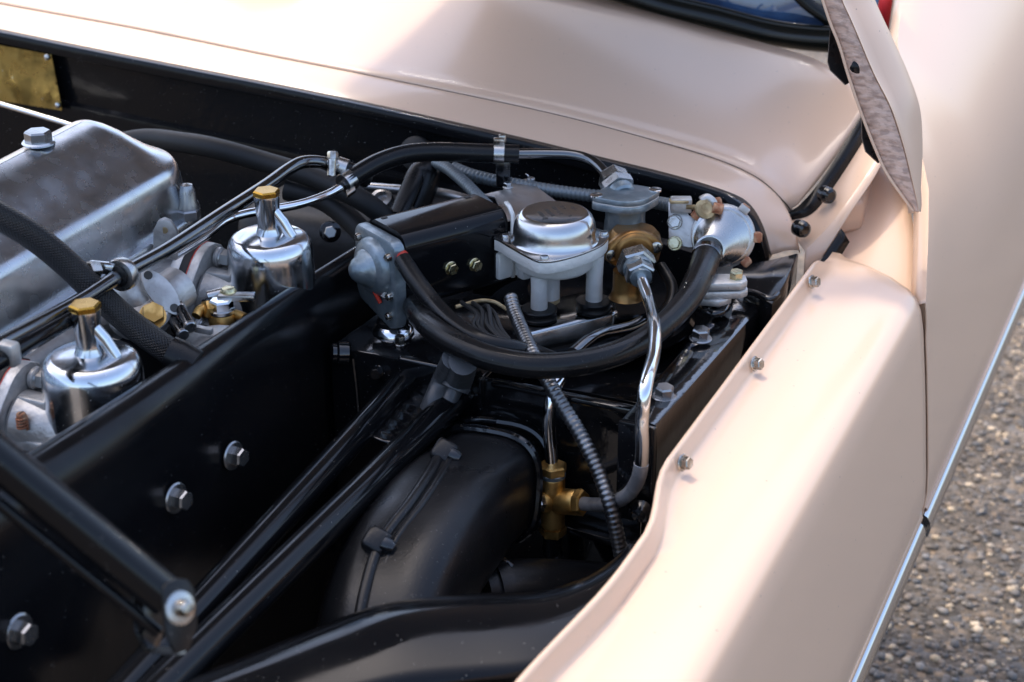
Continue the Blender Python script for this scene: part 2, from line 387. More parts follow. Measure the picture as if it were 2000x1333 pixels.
# --- body side behind the wing (cowl side and door)
side = thing('body_side', 'large cream body side behind the wing seam, right edge of the photo', 'car body', (-.3, 2.1, .8))
TOP = [(1.686, -.268, .826), (1.75, -.283, .872), (1.82, -.300, .905), (1.95, -.35, .955), (2.1, -.405, .992), (2.35, -.45, 1.04), (2.7, -.48, 1.085), (3.4, -.50, 1.10)]
def topat(y):
    for a, b in zip(TOP, TOP[1:]):
        if y <= b[0]: t = max(0, (y-a[0])/(b[0]-a[0])); return a[1]+(b[1]-a[1])*t, a[2]+(b[2]-a[2])*t
    return TOP[-1][1:]
SP = [(-.29, .44), (-.262, .50), (-.2495, .545), (-.2445, .572), (-.2425, .60), (-.2445, .63), (-.251, .69), (-.2575, .745), (-.263, .785)]
rows = []
for i in range(50):
    y = 1.686+1.7*(i/49)**1.5; tx, tz = topat(y); c = [V((x, y, z)) for x, z in SP]
    a = c[-1]; e = V((tx, y, tz)); n1 = V((tx+.55*(a.x-tx)*.2, y, a.z+.55*(tz-a.z)))
    mid = V((a.x+.25*(tx-a.x)-.0, y, a.z+.62*(tz-a.z)))
    for k in range(1, 9):
        t = k/8; c.append(a*(1-t)**2+mid*2*t*(1-t)+e*t*t)
    c.append(e+V((-.010, 0, -.004))); c.append(e+V((-.014, 0, -.03)))
    rows.append(c)
MB().grid(rows).build('side_panel', 'cream', side, smooth=60, solid=-.0015)
strip(side, 1.69, 3.3, .0015)
# gutter ledge: the lit floor that the bonnet tail closes on
rows = []
for i in range(13):
    t = i/12; y = 1.665+.37*t
    xr = topat(max(y, 1.7))[0]-.006
    zr = .818+.075*sstep(.12, 1, t)
    xl = -.392-.03*t
    rows.append([V((xl+(xr-xl)*k/8, y, zr+.003*math.sin(k/8*3.14)+(.018*(1-sstep(0, .14, k/8)))*sstep(.2, .4, t))) for k in range(9)])
MB().grid(rows).build('gutter_ledge', 'cream', side, smooth=60, solid=.002)
jr = [[V((x-.006, y, z)) for x, z in SP[1:]]+[V((-.276, y, .812)), V((-.292, y, .818))] for y in (1.64, 1.70, 1.73)]
MB().grid(jr).build('seam_jamb', 'cream', side, smooth=60, solid=.001)
# raised pressing on the ledge
pp = [atZ(*q, .878) for q in ((1640, 400), (1688, 392), (1700, 360), (1715, 315), (1740, 290), (1700, 250), (1668, 318))]
b = MB(); b.prism([(p.x, p.y) for p in pp], (0, 0, .84), X1, Y1, Z1, .038, bev=.006); b.build('ledge_pressing', 'cream', side, smooth=50)
# red interior trim and door frame seen past the pillar
b = MB(); b.grid([[atD(1700, -60, 2.9), atD(1742, -60, 2.9)], [atD(1712, 90, 2.9), atD(1748, 90, 2.9)]]); o = b.build('door_trim', 'redtrim', solid=.03)
tag(o, 'red interior door trim glimpsed behind the raised bonnet corner', 'door trim')
b = MB().tube([atD(1746, -60, 2.75), atD(1752, 20, 2.75), atD(1749, 100, 2.75)], .006, 10); o = b.build('door_frame', 'rubber'); tag(o, 'thin black door seal strip beside the red trim', 'door seal')
b = MB(); b.grid([[atD(1755, -60, 2.95), atD(1850, -60, 2.95)], [atD(1755, 60, 2.95), atD(1850, 60, 2.95)]]); o = b.build('door_window', 'glassdark', solid=.005); tag(o, 'sliver of dark door glass right of the red trim', 'window')

# --- scuttle (cowl) panel between bonnet opening and windscreen
A_PX = [(-420, -35), (-200, 18), (0, 61), (250, 112), (500, 160), (700, 201), (950, 257), (1100, 293), (1190, 316), (1300, 342), (1400, 372), (1445, 392), (1474, 424), (1490, 456), (1502, 503)]
B_PX = [(-420, -88), (-200, -35), (0, 9), (259, 54), (490, 103), (700, 143), (950, 194), (1118, 231), (1250, 267), (1340, 292), (1420, 318), (1490, 352), (1529, 392), (1550, 434), (1563, 489)]
C_PX = [(-420, -300), (-200, -262), (0, -220), (300, -172), (600, -118), (850, -76), (1050, -36), (1190, 2), (1300, 32), (1400, 58), (1500, 91), (1580, 104), (1630, 120), (1668, 160), (1692, 204)]
CA = crom([atY(x, y, 1.75) for x, y in A_PX], 5)
CB = crom([atY(x, y, 1.82 - (.05*sstep(1530, 1563, x))) for x, y in B_PX], 5)
CC = crom([atY(x, y, 2.2 - .22*sstep(1560, 1692, x)) for x, y in C_PX], 5)
def relax(P, n):
    P = [V(p) for p in P]
    for _ in range(n):
        Q = list(P)
        for i in range(1, len(P)-1): Q[i] = P[i]*.5+(P[i-1]+P[i+1])*.25
        P = Q
    return P
CA = relax(CA, 8); CB = relax(CB, 8); CC = relax(CC, 60)
nC = len(CA)
scu = thing('scuttle_panel', 'wide cream scuttle panel between the engine bay and the windscreen', 'car scuttle', (-.9, 1.9, .95))
CB2 = crom([atY(x, y, 1.82) for x, y in B_PX[:12]]+[atY(1529, 392, 1.82), atY(1540, 404, 1.825), atY(1546, 414, 1.83)], 5)
rows = []
rows.append([p+V((0, .004, -.030)) for p in CA]); rows.append([p+V((0, .001, -.006)) for p in CA]); rows.append([p+V((0, .001, -.001)) for p in CA])
rows.append([p+V((0, .004, .0015)) for p in CA])
for t in (.25, .5, .75, .92, .985): rows.append([a.lerp(b_, t)+V((0, 0, .0035*math.sin(math.pi*t))) for a, b_ in zip(CA, CB)])
rows.append([b_+V((0, .001, -.0035)) for b_ in CB])
MB().grid(rows).build('drain_lip', 'cream', scu, smooth=60, solid=.0012)
CB2 = relax(CB2, 8)
rows = [[p+V((0, .002, -.012)) for p in CB2], [p+V((0, -.0005, .001)) for p in CB2], [p+V((0, .0025, .0042)) for p in CB2]]
for i in range(1, 15):
    t = i/14; e = t**1.15
    rows.append([a.lerp(c, t)+V((0, 0, -.012*math.sin(math.pi*e))) for a, c in zip(CB2, CC)])
for _ in range(70):
    Q = [list(r) for r in rows]
    for i in range(4, len(rows)-1):
        for j in range(1, len(rows[0])-1): Q[i][j] = rows[i][j]*.4+(rows[i-1][j]+rows[i+1][j])*.25+(rows[i][j-1]+rows[i][j+1])*.05
    rows = Q
MB().grid(rows).build('scuttle_skin', 'cream', scu, smooth=60, solid=.0012)
MB().tube([p+V((0, -.0004, .0002)) for p in CB2], .0006, 6).build('crease_dark_line', 'rubber', scu)  # thin black tube laid in as the shadow line of the crease
# vent lid with a pointed corner at the top of the picture
vp = []
for q in ((330, -60), (420, -28), (520, -6), (590, 8), (606, 14), (604, 4), (570, -30), (480, -80)): vp.append(atY(q[0], q[1], 2.02)+V((0, 0, .004)))
b = MB(); cen = sum(vp, V((0, 0, 0)))/len(vp); top = [p.lerp(cen, .10)+V((0, 0, .004)) for p in vp]; top2 = [p.lerp(cen, .5)+V((0, 0, .008)) for p in vp]
b.grid([[p+V((0, .004, -.014)) for p in vp], vp, top, top2, [cen+V((0, 0, .009))]*len(vp)], closed=True); b.build('vent_lid', 'cream', scu, smooth=70)

# --- windscreen: rubber seal, bright bead, glass
ws = thing('windscreen', 'dark blue windscreen corner in a thick black rubber seal', 'windscreen', (-.7, 2.25, 1.0))
sp = [atY(x, y, 2.22 - .03*sstep(1500, 1650, x)) for x, y in ((700, -130), (900, -92), (1060, -55), (1200, -18), (1300, 14), (1400, 38), (1500, 64), (1580, 76), (1650, 78), (1700, 60))]
MB().tube(crom(sp, 8), .0165, 18, up=Z1).build('rubber_seal', 'seal', ws)
MB().tube([p+V((-.002, -.004, .0155)) for p in crom(sp, 8)], .005, 10).build('seal_bead', 'seal', ws)
b = MB(); gl = crom([p+V((0, .012, .008)) for p in sp], 8); b.grid([gl, [p+V((-.03, .30, .26)) for p in gl]]); b.build('glass', 'glassdark', ws, solid=.005)
rp = [atY(x, y, 2.215) for x, y in ((1530, -40), (1575, 6), (1610, 32), (1640, 60))]; MB().tube(crom(rp, 6), .009, 12).build('corner_seal', 'seal', ws)

# --- side channel with black drain and its bolts
chn = thing('drain_channel', 'black rubbered drain channel along the scuttle edge under the bonnet corner', 'drain channel', (-.44, 1.85, .86))
def lpts(L, k=6): return crom([atY(x, y, Y) for x, y, Y in L], k)
e0 = lpts([(1534, 409, 1.826), (1560, 398, 1.84), (1600, 351, 1.87), (1650, 275, 1.93), (1692, 205, 1.98), (1720, 150, 2.02)])
e1 = lpts([(1540, 420, 1.80), (1575, 408, 1.81), (1612, 362, 1.85), (1664, 282, 1.91), (1706, 212, 1.97), (1735, 155, 2.0)])
e2 = lpts([(1546, 430, 1.80), (1585, 418, 1.81), (1622, 374, 1.85), (1676, 292, 1.91), (1718, 220, 1.97), (1750, 160, 2.0)])
e3 = lpts([(1560, 475, 1.77), (1597, 440, 1.79), (1640, 390, 1.82), (1692, 310, 1.88), (1732, 235, 1.94), (1762, 170, 1.98)])
e4 = lpts([(1572, 492, 1.755), (1612, 452, 1.775), (1652, 402, 1.80), (1704, 325, 1.86), (1742, 250, 1.92), (1775, 180, 1.96)])
e5 = lpts([(1568, 560, 1.74), (1622, 478, 1.765), (1664, 412, 1.795), (1712, 340, 1.85), (1750, 260, 1.91), (1780, 190, 1.95)])
MB().grid([[p+V((0, 0, -.004)) for p in e0], [a.lerp(c, .5)+V((0, .004, -.016)) for a, c in zip(e0, e1)], e1, e2]).build('rubber_channel', 'rubber', chn, smooth=50, solid=.002)
MB().grid([[p+V((0, .004, -.002)) for p in e2], [p+V((0, 0, -.001)) for p in e2], e3, e4, e5]).build('inner_flange', 'cream', chn, smooth=30, solid=.0015)
b = MB(); e5s = e5[:10]; b.grid([[p+V((0, -.002, -.001)) for p in e5s], [p+V((.010, .0, -.016)) for p in e5s]]); b.build('gap_shade_strip', 'rubber', chn, solid=.002)  # black strip standing in for the shade inside this gap
for q in ((1612, 380, 1.815), (1562, 446, 1.765)):
    p = atY(*q); a = V((.75, -.55, .05))
    bo = MB().lathe(p, a, [(.0095, -.004), (.0098, .002), (.009, .004), (.0098, .006), (.0085, .0095), (.0055, .011), (.005, .0105)], 20).build('rubber_buffer', 'black', chn)

# --- bonnet: raised, its pointed rear corner in view
bon = thing('bonnet', 'raised cream bonnet with its flaking pointed rear corner hanging down', 'bonnet', (-.35, 1.75, 1.1))
LF = [(1455, -420), (1530, -210), (1590, -50), (1607, 0), (1622, 45), (1640, 90), (1658, 150), (1685, 228), (1715, 303), (1736, 345), (1775, 400), (1785, 412)]
MD = [(1500, -420), (1570, -210), (1628, -50), (1643, 0), (1660, 38), (1676, 75), (1706, 146), (1739, 212), (1763, 285), (1778, 345), (1790, 398), (1792, 414)]
RG = [(1590, -420), (1640, -210), (1690, -50), (1709, 0), (1727, 40), (1745, 78), (1775, 146), (1797, 212), (1802, 285), (1800, 345), (1797, 398), (1794, 415)]
def dep(y): return 1.77-.05*sstep(450, -100, y)
lf = crom([V((-.69, 1.75, 1.62))]+[atD(x, y, dep(y)) for x, y in LF], 6); md = crom([V((-.672, 1.735, 1.61))]+[atD(x, y, dep(y)-.012) for x, y in MD], 6); rg = crom([V((-.65, 1.78, 1.61))]+[atD(x, y, dep(y)+.035) for x, y in RG], 6)
m1 = [a.lerp(c, .10) for a, c in zip(md, rg)]; m2 = [a.lerp(c, .28)-FW*.003 for a, c in zip(md, rg)]; m3 = [a.lerp(c, .65)-FW*.008+RT*.001 for a, c in zip(md, rg)]
MB().grid([lf, [a.lerp(c, .5)+FW*.004 for a, c in zip(lf, md)], [p-RT*.0008 for p in md]]).build('edge_flange', 'cream_worn', bon, smooth=50, solid=.0015)
MB().grid([[p+FW*.002 for p in md], [p-FW*.0012+RT*.0008 for p in md], m1, m2, m3, rg, [a.lerp(c, .5)+FW*.03 for a, c in zip(rg, lf)]]).build('tail_skin', 'cream', bon, smooth=60, solid=.0015)
MB().tube([p-FW*.001-RT*.0005 for p in lf], .0016, 8).build('edge_bead', 'cream', bon)
# main panel of the bonnet, out of view; outline shaped to throw shade on bay and scuttle
rows = []
for i in range(11):
    t = i/10; xl = -2.05+.42*t; xr = -.475-.43*t; row = []
    for k in range(33):
        x0 = -2.05+1.575*k/32; arch = sstep(-1.06, -1.24, x0)*sstep(-2.05, -1.9, x0)
        y0 = 2.32-.62*arch; z0 = 1.13+.34*arch
        y = y0+(1.08-y0)*t; z = z0+(2.2-z0)*t
        row.append(V((xl+(xr-xl)*k/32, y, z)))
    rows.append(row)
o = MB().grid(rows).build('bonnet_skin', 'cream', bon, smooth=60, solid=-.006)
o = MB().grid([[p+V((0, -.014, -.005)) for p in r] for r in rows]).build('bonnet_lining', 'under', bon, smooth=60)
MB().tube([V((-1.42, 1.97, 1.16)), V((-1.56, 1.80, 1.75))], .007, 10).build('hinge_arm', 'black', bon)  # unseen arm, added where its thin shadow crosses the scuttle
# black rubber weather flaps on the flange
for L in ([(1624, 30), (1617, 120), (1622, 137), (1652, 166), (1662, 160), (1640, 92), (1630, 60)], [(1683, 228), (1684, 270), (1691, 296), (1716, 319), (1722, 312), (1700, 262), (1690, 236)]):
    p = [atD(x, y, 1.775) for x, y in L]; b = MB(); n = len(p)
    b.add(p+[q+FW*.004 for q in p], [tuple(range(n)), tuple(reversed(range(n, 2*n)))]+[(i, (i+1) % n, n+(i+1) % n, n+i) for i in range(n)])
    b.build('rubber_flap', 'rubber', bon, smooth=20)
b = MB().lathe(atD(1668, 128, 1.742), V((-.3, -1, .3)), [(.010, -.004), (.011, .0), (.007, .004), (.004, .006), (0, .006)], 20); b.build('rubber_plug', 'rubber', bon)

# ============================================================ BULKHEAD AND BLACK STRUCTURE
bh = thing('bulkhead', 'gloss black bulkhead under the scuttle lip behind the engine', 'bulkhead', (-.95, 1.77, .8))
e = [p+V((0, -.002, -.001)) for p in CA]
rows = [[p+V((0, .012, .001)) for p in e], [p+V((0, -.003, .0)) for p in e], [p+V((0, -.005, -.004)) for p in e], [p+V((0, -.004, -.012)) for p in e], [p+V((0, .006, -.017)) for p in e], [p+V((0, .008, -.03)) for p in e]]
for h, dy in ((.05, .009), (.08, .010), (.085, .004), (.09, .003), (.14, .004), (.22, .004), (.4, .0)): rows.append([p+V((0, dy, -h)) for p in e])
MB().grid(rows).build('bulkhead_panel', 'black_wall', bh, smooth=35, solid=.002)
MB().lathe(atY(812, 300, 1.73), V((-.1, -1, .5)), [(.018, -.02), (.021, 0), (.020, .006), (.016, .009), (0, .010)], 26).build('rubber_grommet', 'rubber_dull', bh)
# raised bracket at the wing end of the bulkhead
gz = .852
gpts = [atZ(*q, gz) for q in ((1420, 520), (1500, 508), (1560, 493), (1536, 548), (1509, 594), (1470, 575))]
MB().prism([(p.x, p.y) for p in gpts], (0, 0, gz-.085), X1, Y1, Z1, .085, bev=.0025).build('corner_bracket', 'black_smooth', bh, smooth=30)
MB().tube(crom([atZ(1432, 566, gz), atZ(1470, 572, gz+.001), atZ(1505, 585, gz), atZ(1520, 575, gz)], 6), .0035, 10).build('weld_bead', 'black', bh)

bp = thing('brass_plate', 'tarnished brass plate screwed to the bulkhead, left edge of the photo', 'plate', tuple(atY(60, 150, 1.74)))
c = [atY(*q, 1.742) for q in ((-160, 58), (102, 107), (123, 216), (-160, 170))]
b = MB(); n_ = V((0, -1, .1)).normalized(); b.add(c+[p+n_*.002 for p in c], [(0, 1, 2, 3), (7, 6, 5, 4)]+[(i, (i+1) % 4, 4+(i+1) % 4, 4+i) for i in range(4)]); b.build('plate_sheet', 'plate', bp)
for q in ((92, 112), (113, 206)): MB().lathe(atY(*q, 1.739), n_, [(.0042, 0), (.0036, .002), (.0018, .003), (0, .0032)], 16).build('rivet', 'steel', bp)
o = MB().tube([atY(-60, 185, 1.70), atY(0, 203, 1.70), atY(70, 224, 1.70), atY(150, 248, 1.70)], .0035, 12).build('vacuum_pipe', 'chrome'); tag(o, 'thin bright pipe running under the brass plate', 'pipe')

# --- side rail bolted alongside the wing, its outer face mirroring the cream paint
rail = thing('side_rail', 'gloss black box rail between the wing flange and the tray', 'rail', (-.43, 1.42, .82))
rows = []
for i in range(31):
    t = i/30; y = 1.262+.335*t; zt = .849-.012*t; xo = -.4215+.004*t; xi = -.456-.004*t
    if i == 0: y += 0
    rows.append([V((xi, y, zt-.09)), V((xi, y, zt-.003)), V((xi+.0015, y, zt)), V((xi+.004, y, zt+.0015)), V((xo-.004, y, zt+.0018)), V((xo-.001, y, zt+.0005)), V((xo, y, zt-.002)), V((xo+.001, y, zt-.03)), V((xo+.0015, y, zt-.075))])
b = MB().grid(rows); b.f.append(tuple(range(9))); b.f.append(tuple(range(30*9, 31*9))); b.build('rail_box', 'black_gloss', rail, smooth=40)
for q in ((1368, 662), (1297, 776)):
    hexbolt(rail, atZ(q[0], q[1], .848), V((0.05, -.05, 1)), .0088, .0095, 'darksteel', washer=.0115, rot=.1)
MB().cyl(atZ(1322, 640, .852), atZ(1392, 560, .848), .0022, 8).build('weld_bead', 'black', rail)
MB().box(V((-.4385, 1.259, .80)), (.036, .006, .10), bev=.003).build('end_plate', 'black', rail)
hexbolt(rail, atZ(1402, 604, .846), Z1, .006, .005, 'black', washer=.010, rot=.1)
MB().tube(crom([atZ(1362, 600, .85), atZ(1385, 612, .852), atZ(1405, 612, .852), atZ(1420, 600, .85), atZ(1412, 585, .85)], 6), .004, 10).build('cable_lug', 'black', rail)
MB().lathe(atY(1252, 995, 1.25), V((.2, -1, .1)), [(.009, 0), (.011, .004), (.007, .008), (.006, .014), (0, .015)], 18).build('rubber_stud', 'black', rail)

# --- equipment tray: top, front wall, lips
tray = thing('equipment_tray', 'black pressed equipment tray carrying the wiper motor', 'tray', (-.62, 1.45, .80))
TY = 1.330; TZ = .828
MB().box(V((-.705, TY+.09, TZ-.003)), (.165, .18, .006), bev=.002).build('tray_top', 'black', tray)
MB().box(V((-.54, TY+.215, TZ-.05)), (.17, .24, .005), bev=.002).build('tray_floor', 'black_smooth', tray)
fw_ = MB(); fw_.box(V((-.625, TY+.003, TZ-.125)), (.335, .006, .245), bev=.002); fw_.build('front_wall', 'black', tray)
MB().box(V((-.535, TY-.001, TZ-.004)), (.155, .012, .007), bev=.003).build('front_lip', 'black', tray)
MB().box(V((-.6235, TY-.004, TZ-.025)), (.004, .008, .05), bev=.001).build('wall_rib', 'black', tray)
MB().box(V((-.79, TY+.03, TZ-.11)), (.004, .06, .215), bev=.001).build('side_wall', 'black', tray)
MB().box(V((-.50, TY-.012, .690)), (.20, .024, .008), ax=(V((1, 0, -.05)).normalized(), Y1, Z1), bev=.002).build('lower_ledge', 'black', tray)
MB().tube([atY(690, 700, TY-.001), atY(697, 760, TY-.001), atY(703, 840, TY-.001)], .0022, 8).build('weld_bead', 'black', tray)
hexbolt(tray, atY(738, 726, TY-.001), V((.2, -1, .15)), .0062, .009, 'black', washer=.0068, rot=.2)
hexbolt(tray, atY(912, 776, TY-.001), V((.25, -1, .1)), .0062, .008, 'black', washer=.0085, rot=.2)
hexbolt(tray, atZ(781, 672, TZ), V((.05, -.05, 1)), .0052, .008, 'bolt', washer=.006, rot=.3)
MB().lathe(atY(668, 690, TY-.001), V((-.75, -.55, .1)), [(.012, -.006), (.0125, .004), (.010, .006), (.0105, .010), (.007, .012), (0, .0125)], 22).build('plug', 'black', tray)
for q, s_ in (((1145, 640, .83), .0), ): pass
# wavy dark trunk beneath: lower firewall so nothing opens into the void
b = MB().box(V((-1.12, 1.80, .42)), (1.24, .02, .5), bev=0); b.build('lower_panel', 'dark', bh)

# --- footwell / wheel-arch bulge at the bottom of the picture
arch = []
ridge = [(150, 1420), (300, 1362), (450, 1303), (600, 1240), (740, 1188), (900, 1168), (1050, 1160), (1130, 1138), (1185, 1108), (1240, 1060)]
lowr = [(300, 1560), (420, 1520), (560, 1480), (700, 1450), (820, 1430), (930, 1420), (1020, 1410), (1080, 1390), (1130, 1360), (1200, 1300)]
rz_ = [.785, .79, .795, .80, .805, .80, .795, .792, .79, .79]
r0 = crom([atZ(x, y, z) for (x, y), z in zip(ridge, rz_)], 6); r1 = crom([atZ(x, y, .775) for x, y in lowr], 6)
rows = [[p+V((-.03, .05, -.09)) for p in r0], [p+V((-.012, .024, -.022)) for p in r0], [p+V((-.004, .008, -.005)) for p in r0], r0]
for i in range(1, 9):
    t = i/8; rows.append([a.lerp(c, t)+V((0, 0, .020*math.sin(math.pi*t*.9)*sstep(0, .2, t) )) for a, c in zip(r0, r1)])
for _ in range(25):
    Q = [list(r) for r in rows]
    for i in range(1, len(rows)-1):
        for j in range(len(rows[0])): Q[i][j] = rows[i][j]*.5+(rows[i-1][j]+rows[i+1][j])*.25
    rows = Q
dl = [a-b_ for a, b_ in zip(r0, rows[3])]
rows = [[p+d_ for p, d_ in zip(r, dl)] for r in rows]
o = MB().grid(rows).build('wheel_arch', 'black_smooth', smooth=80, solid=.002); tag(o, 'smooth black inner wheel arch bulging at the bottom edge', 'wheel arch')

# --- big inner beam in front of the carburettors
beam = thing('chassis_beam', 'deep black chassis beam passing in front of both carburettors', 'beam', (-.76, 1.0, .85))
prof = [(-.805, .55), (-.805, .905), (-.803, .921), (-.797, .932), (-.788, .9375), (-.778, .9375), (-.769, .933), (-.762, .924), (-.758, .912), (-.756, .895), (-.7475, .85), (-.7475, .55)]
BP1 = atX(80, 880, -.775); BP2 = atX(700, 490, -.815)
def beam_at(y): e = (y-BP1.y)/(BP2.y-BP1.y); return (BP2.x-BP1.x)*e+BP1.x+.783, (BP2.z-BP1.z)*e+BP1.z-.9375
rows = []
for i in range(30):
    y = .3+1.2*i/29; dx, dz = beam_at(y); fk_ = 1-.5*sstep(.9, 1.35, y); rows.append([V((-.805+(x+.805)*fk_+dx+.008*(1-fk_), y, z+dz)) for x, z in prof])
b = MB().grid(rows); b.f.append(tuple(range(12))); b.f.append(tuple(range(29*12, 30*12))); b.build('beam_shell', 'black_panel', beam, smooth=50)
for q in ((455, 890), (343, 973), (36, 1233)):
    yb = atX(q[0], q[1], -.745).y; fk_ = 1-.5*sstep(.9, 1.35, yb); xf = -.805+.0575*fk_+beam_at(yb)[0]+.008*(1-fk_)
    hexbolt(beam, atX(q[0], q[1], xf+.0015), V((1, -.1, .05)), .0088, .0105, 'darksteel', washer=.0135, rot=.35)
# two tubes bracing the tray to the front
br = thing('brace_tubes', 'pair of black parallel brace tubes welded to the tray front', 'frame tube', (-.68, 1.1, .80))
T1a = atY(795, 742, TY-.004); T1b = atX(250, 1340, -.655); T2a = atY(895, 775, TY-.004); T2b = atX(360, 1300, -.63)
d1 = (T1b-T1a).normalized(); d2 = (T2b-T2a).normalized()
MB().tube([T1a, T1a.lerp(T1b, .5), T1b, T1b+d1*.2], .0135, 18).build('upper_tube', 'black_smooth', br)
MB().tube([T2a, T2a.lerp(T2b, .5), T2b, T2b+d2*.2], .0145, 18).build('lower_tube', 'black_smooth', br)
MB().grid([[T1a+d1*.12*i/20+V((0, 0, .002)) for i in range(21)], [(T1a+d1*.12*i/20).lerp(T2a+d2*.12*i/20, .5)+V((0, 0, .0015*math.sin(i*1.9))) for i in range(21)], [T2a+d2*.12*i/20+V((0, 0, .002)) for i in range(21)]]).build('welded_web', 'black', br, solid=.003)
MB().box((T1a+T2a)/2+V((0, .001, .006)), (.075, .010, .045), bev=.006, seg=3).build('end_gusset', 'black', br)

# --- diagonal strut with its fork, lower left
st = thing('diagonal_strut', 'polished black diagonal strut ending in a bolted fork, lower left corner', 'strut', tuple(atD(340, 1190, 1.04)))
sa = atD(-120, 800, .98); sb = atD(325, 1165, 1.045)
ux = (sb-sa).normalized()
def flat(t): c, s_ = math.cos(t), math.sin(t); return (1.0*math.copysign(abs(c)**.8, c), .82*math.copysign(abs(s_)**.8, s_))
MB().tube([sa.lerp(sb, i/12) for i in range(13)], .0142, 24, sec=flat).build('strut_tube', 'black_smooth', st)
MB().tube([sa+V((0, 0, -.012))+FH*.0-RT*.006+UP*-.012+(sb-sa)*(i/12) for i in range(13)], .004, 12).build('strut_flange', 'black_smooth', st)
fk = atD(350, 1188, 1.035); nrm = (RT*.75-FW*.75+UP*.1).normalized(); uu = perp(nrm)[0]; vv = nrm.cross(uu)
fu = (UP-nrm*UP.dot(nrm)).normalized(); fr = fu.cross(nrm)
pl = [(-.011, .013), (-.007, .0165), (0, .018), (.007, .0165), (.0115, .011), (.013, .0), (.0125, -.012), (.006, -.026), (-.004, -.028), (-.010, -.014)]
MB().prism(pl, fk, fr, fu, -nrm, .003, bev=.0006).build('fork_plate', 'black_cast', st)
MB().prism([(x*1.0, y) for x, y in pl], fk-nrm*.034, fr, fu, -nrm, .003, bev=.0006).build('fork_plate', 'black', st)
MB().prism([(-.004, 0), (-.004, .034), (.004, .034), (.004, 0)], fk-fu*.028-nrm*.036, fr, nrm, fu, .003).build('fork_web', 'steel', st)
MB().lathe(fk, nrm, [(.0105, 0), (.0105, .0016), (.0085, .0022), (.004, .0024)], 26).build('washer', 'steel', st)
MB().lathe(fk, nrm, [(.0058, .002), (.0055, .007), (.0045, .0105), (.003, .011), (.0028, .009), (0, .009)], 20).build('pin', 'bolt', st)

# --- heater air duct: fat elbow with a seam and clips
duct = thing('heater_duct', 'fat matt black heater duct elbow clamped to the tray front', 'air duct', tuple(atY(960, 920, TY)))
dp = [atY(978, 925, TY), atD(958, 938, 1.63), atD(915, 975, 1.575), atD(862, 1030, 1.51), atD(810, 1105, 1.455), atD(772, 1190, 1.42), atD(752, 1280, 1.40), atD(745, 1380, 1.40)]
DP = crom(dp, 6)
def dsec(t): c, s_ = math.cos(t), math.sin(t); return (math.copysign(abs(c)**.66, c), math.copysign(abs(s_)**.66, s_))
MB().tube(DP, .05, 40, sec=dsec, up=Z1, rf=lambda i, L: .0505+.005*sstep(.02, .2, L)).build('duct_shell', 'black_cast', duct, smooth=60)
MB().tube(crom(dp[:3], 5)[:4], .0505, 40, sec=dsec, up=Z1, rf=lambda i, L: .0555).build('flange_collar', 'black_cast', duct, smooth=40)
MB().tube([DP[0]+V((0, .004, 0)), DP[0]-V((0, .008, 0))], .068, 40).build('base_ring', 'black', duct)
for L_, rr_ in ((.030, .0560), (.062, .0545)):
    acc = 0; k_i = 0
    while acc < L_: acc += (DP[k_i+1]-DP[k_i]).length; k_i += 1
    tt = (DP[k_i+1]-DP[k_i-1]).normalized(); uz = (Z1-tt*Z1.dot(tt)).normalized(); qv = tt.cross(uz); ring = []
    for k in range(49): x, y = dsec(2*math.pi*k/48); ring.append(DP[k_i]+(uz*x+qv*y)*rr_)
    MB().tube(ring, .0042, 8, caps=False).build('collar_bead', 'black', duct)
seam = [(862, 884), (840, 925), (800, 985), (765, 1030), (745, 1060), (728, 1100), (712, 1160), (700, 1220)]
def on_duct(px, py):
    v = ray(px, py); best = None
    for k in range(400):
        d = 1.2+.0015*k; p = CAM+v*d
        m = min((p-q).length for q in DP)
        if m < .0555: return p
    return CAM+v*1.3
SM = [on_duct(*q) for q in seam]
MB().tube(crom([p+(CAM-p).normalized()*.0008 for p in SM], 6), .0055, 10).build('seam_rib', 'black_cast', duct)
MB().tube(crom([p+(CAM-p).normalized()*.0003+RT*.011 for p in SM], 6), .0034, 10).build('seam_rib', 'black_cast', duct)
for q in ((868, 888), (736, 1062)):
    p = on_duct(*q); n1 = (CAM-p).normalized(); n1 = (n1+Z1*.5).normalized(); tt = (SM[3]-SM[2]).normalized(); c1 = n1.cross(tt).normalized(); t1 = c1.cross(n1)
    o = MB().box(p+n1*.004, (.022, .022, .018), (c1, t1, n1), bev=.005, seg=3).build('seam_clip', 'black_cast', duct)
    MB().lathe(p+n1*.009+c1*.006, c1, [(.007, 0), (.007, .006), (.005, .010), (0, .0105)], 16).build('clip_screw', 'black', o)
sb_ = [(1020, 1000), (1035, 975), (985, 935), (940, 915)]
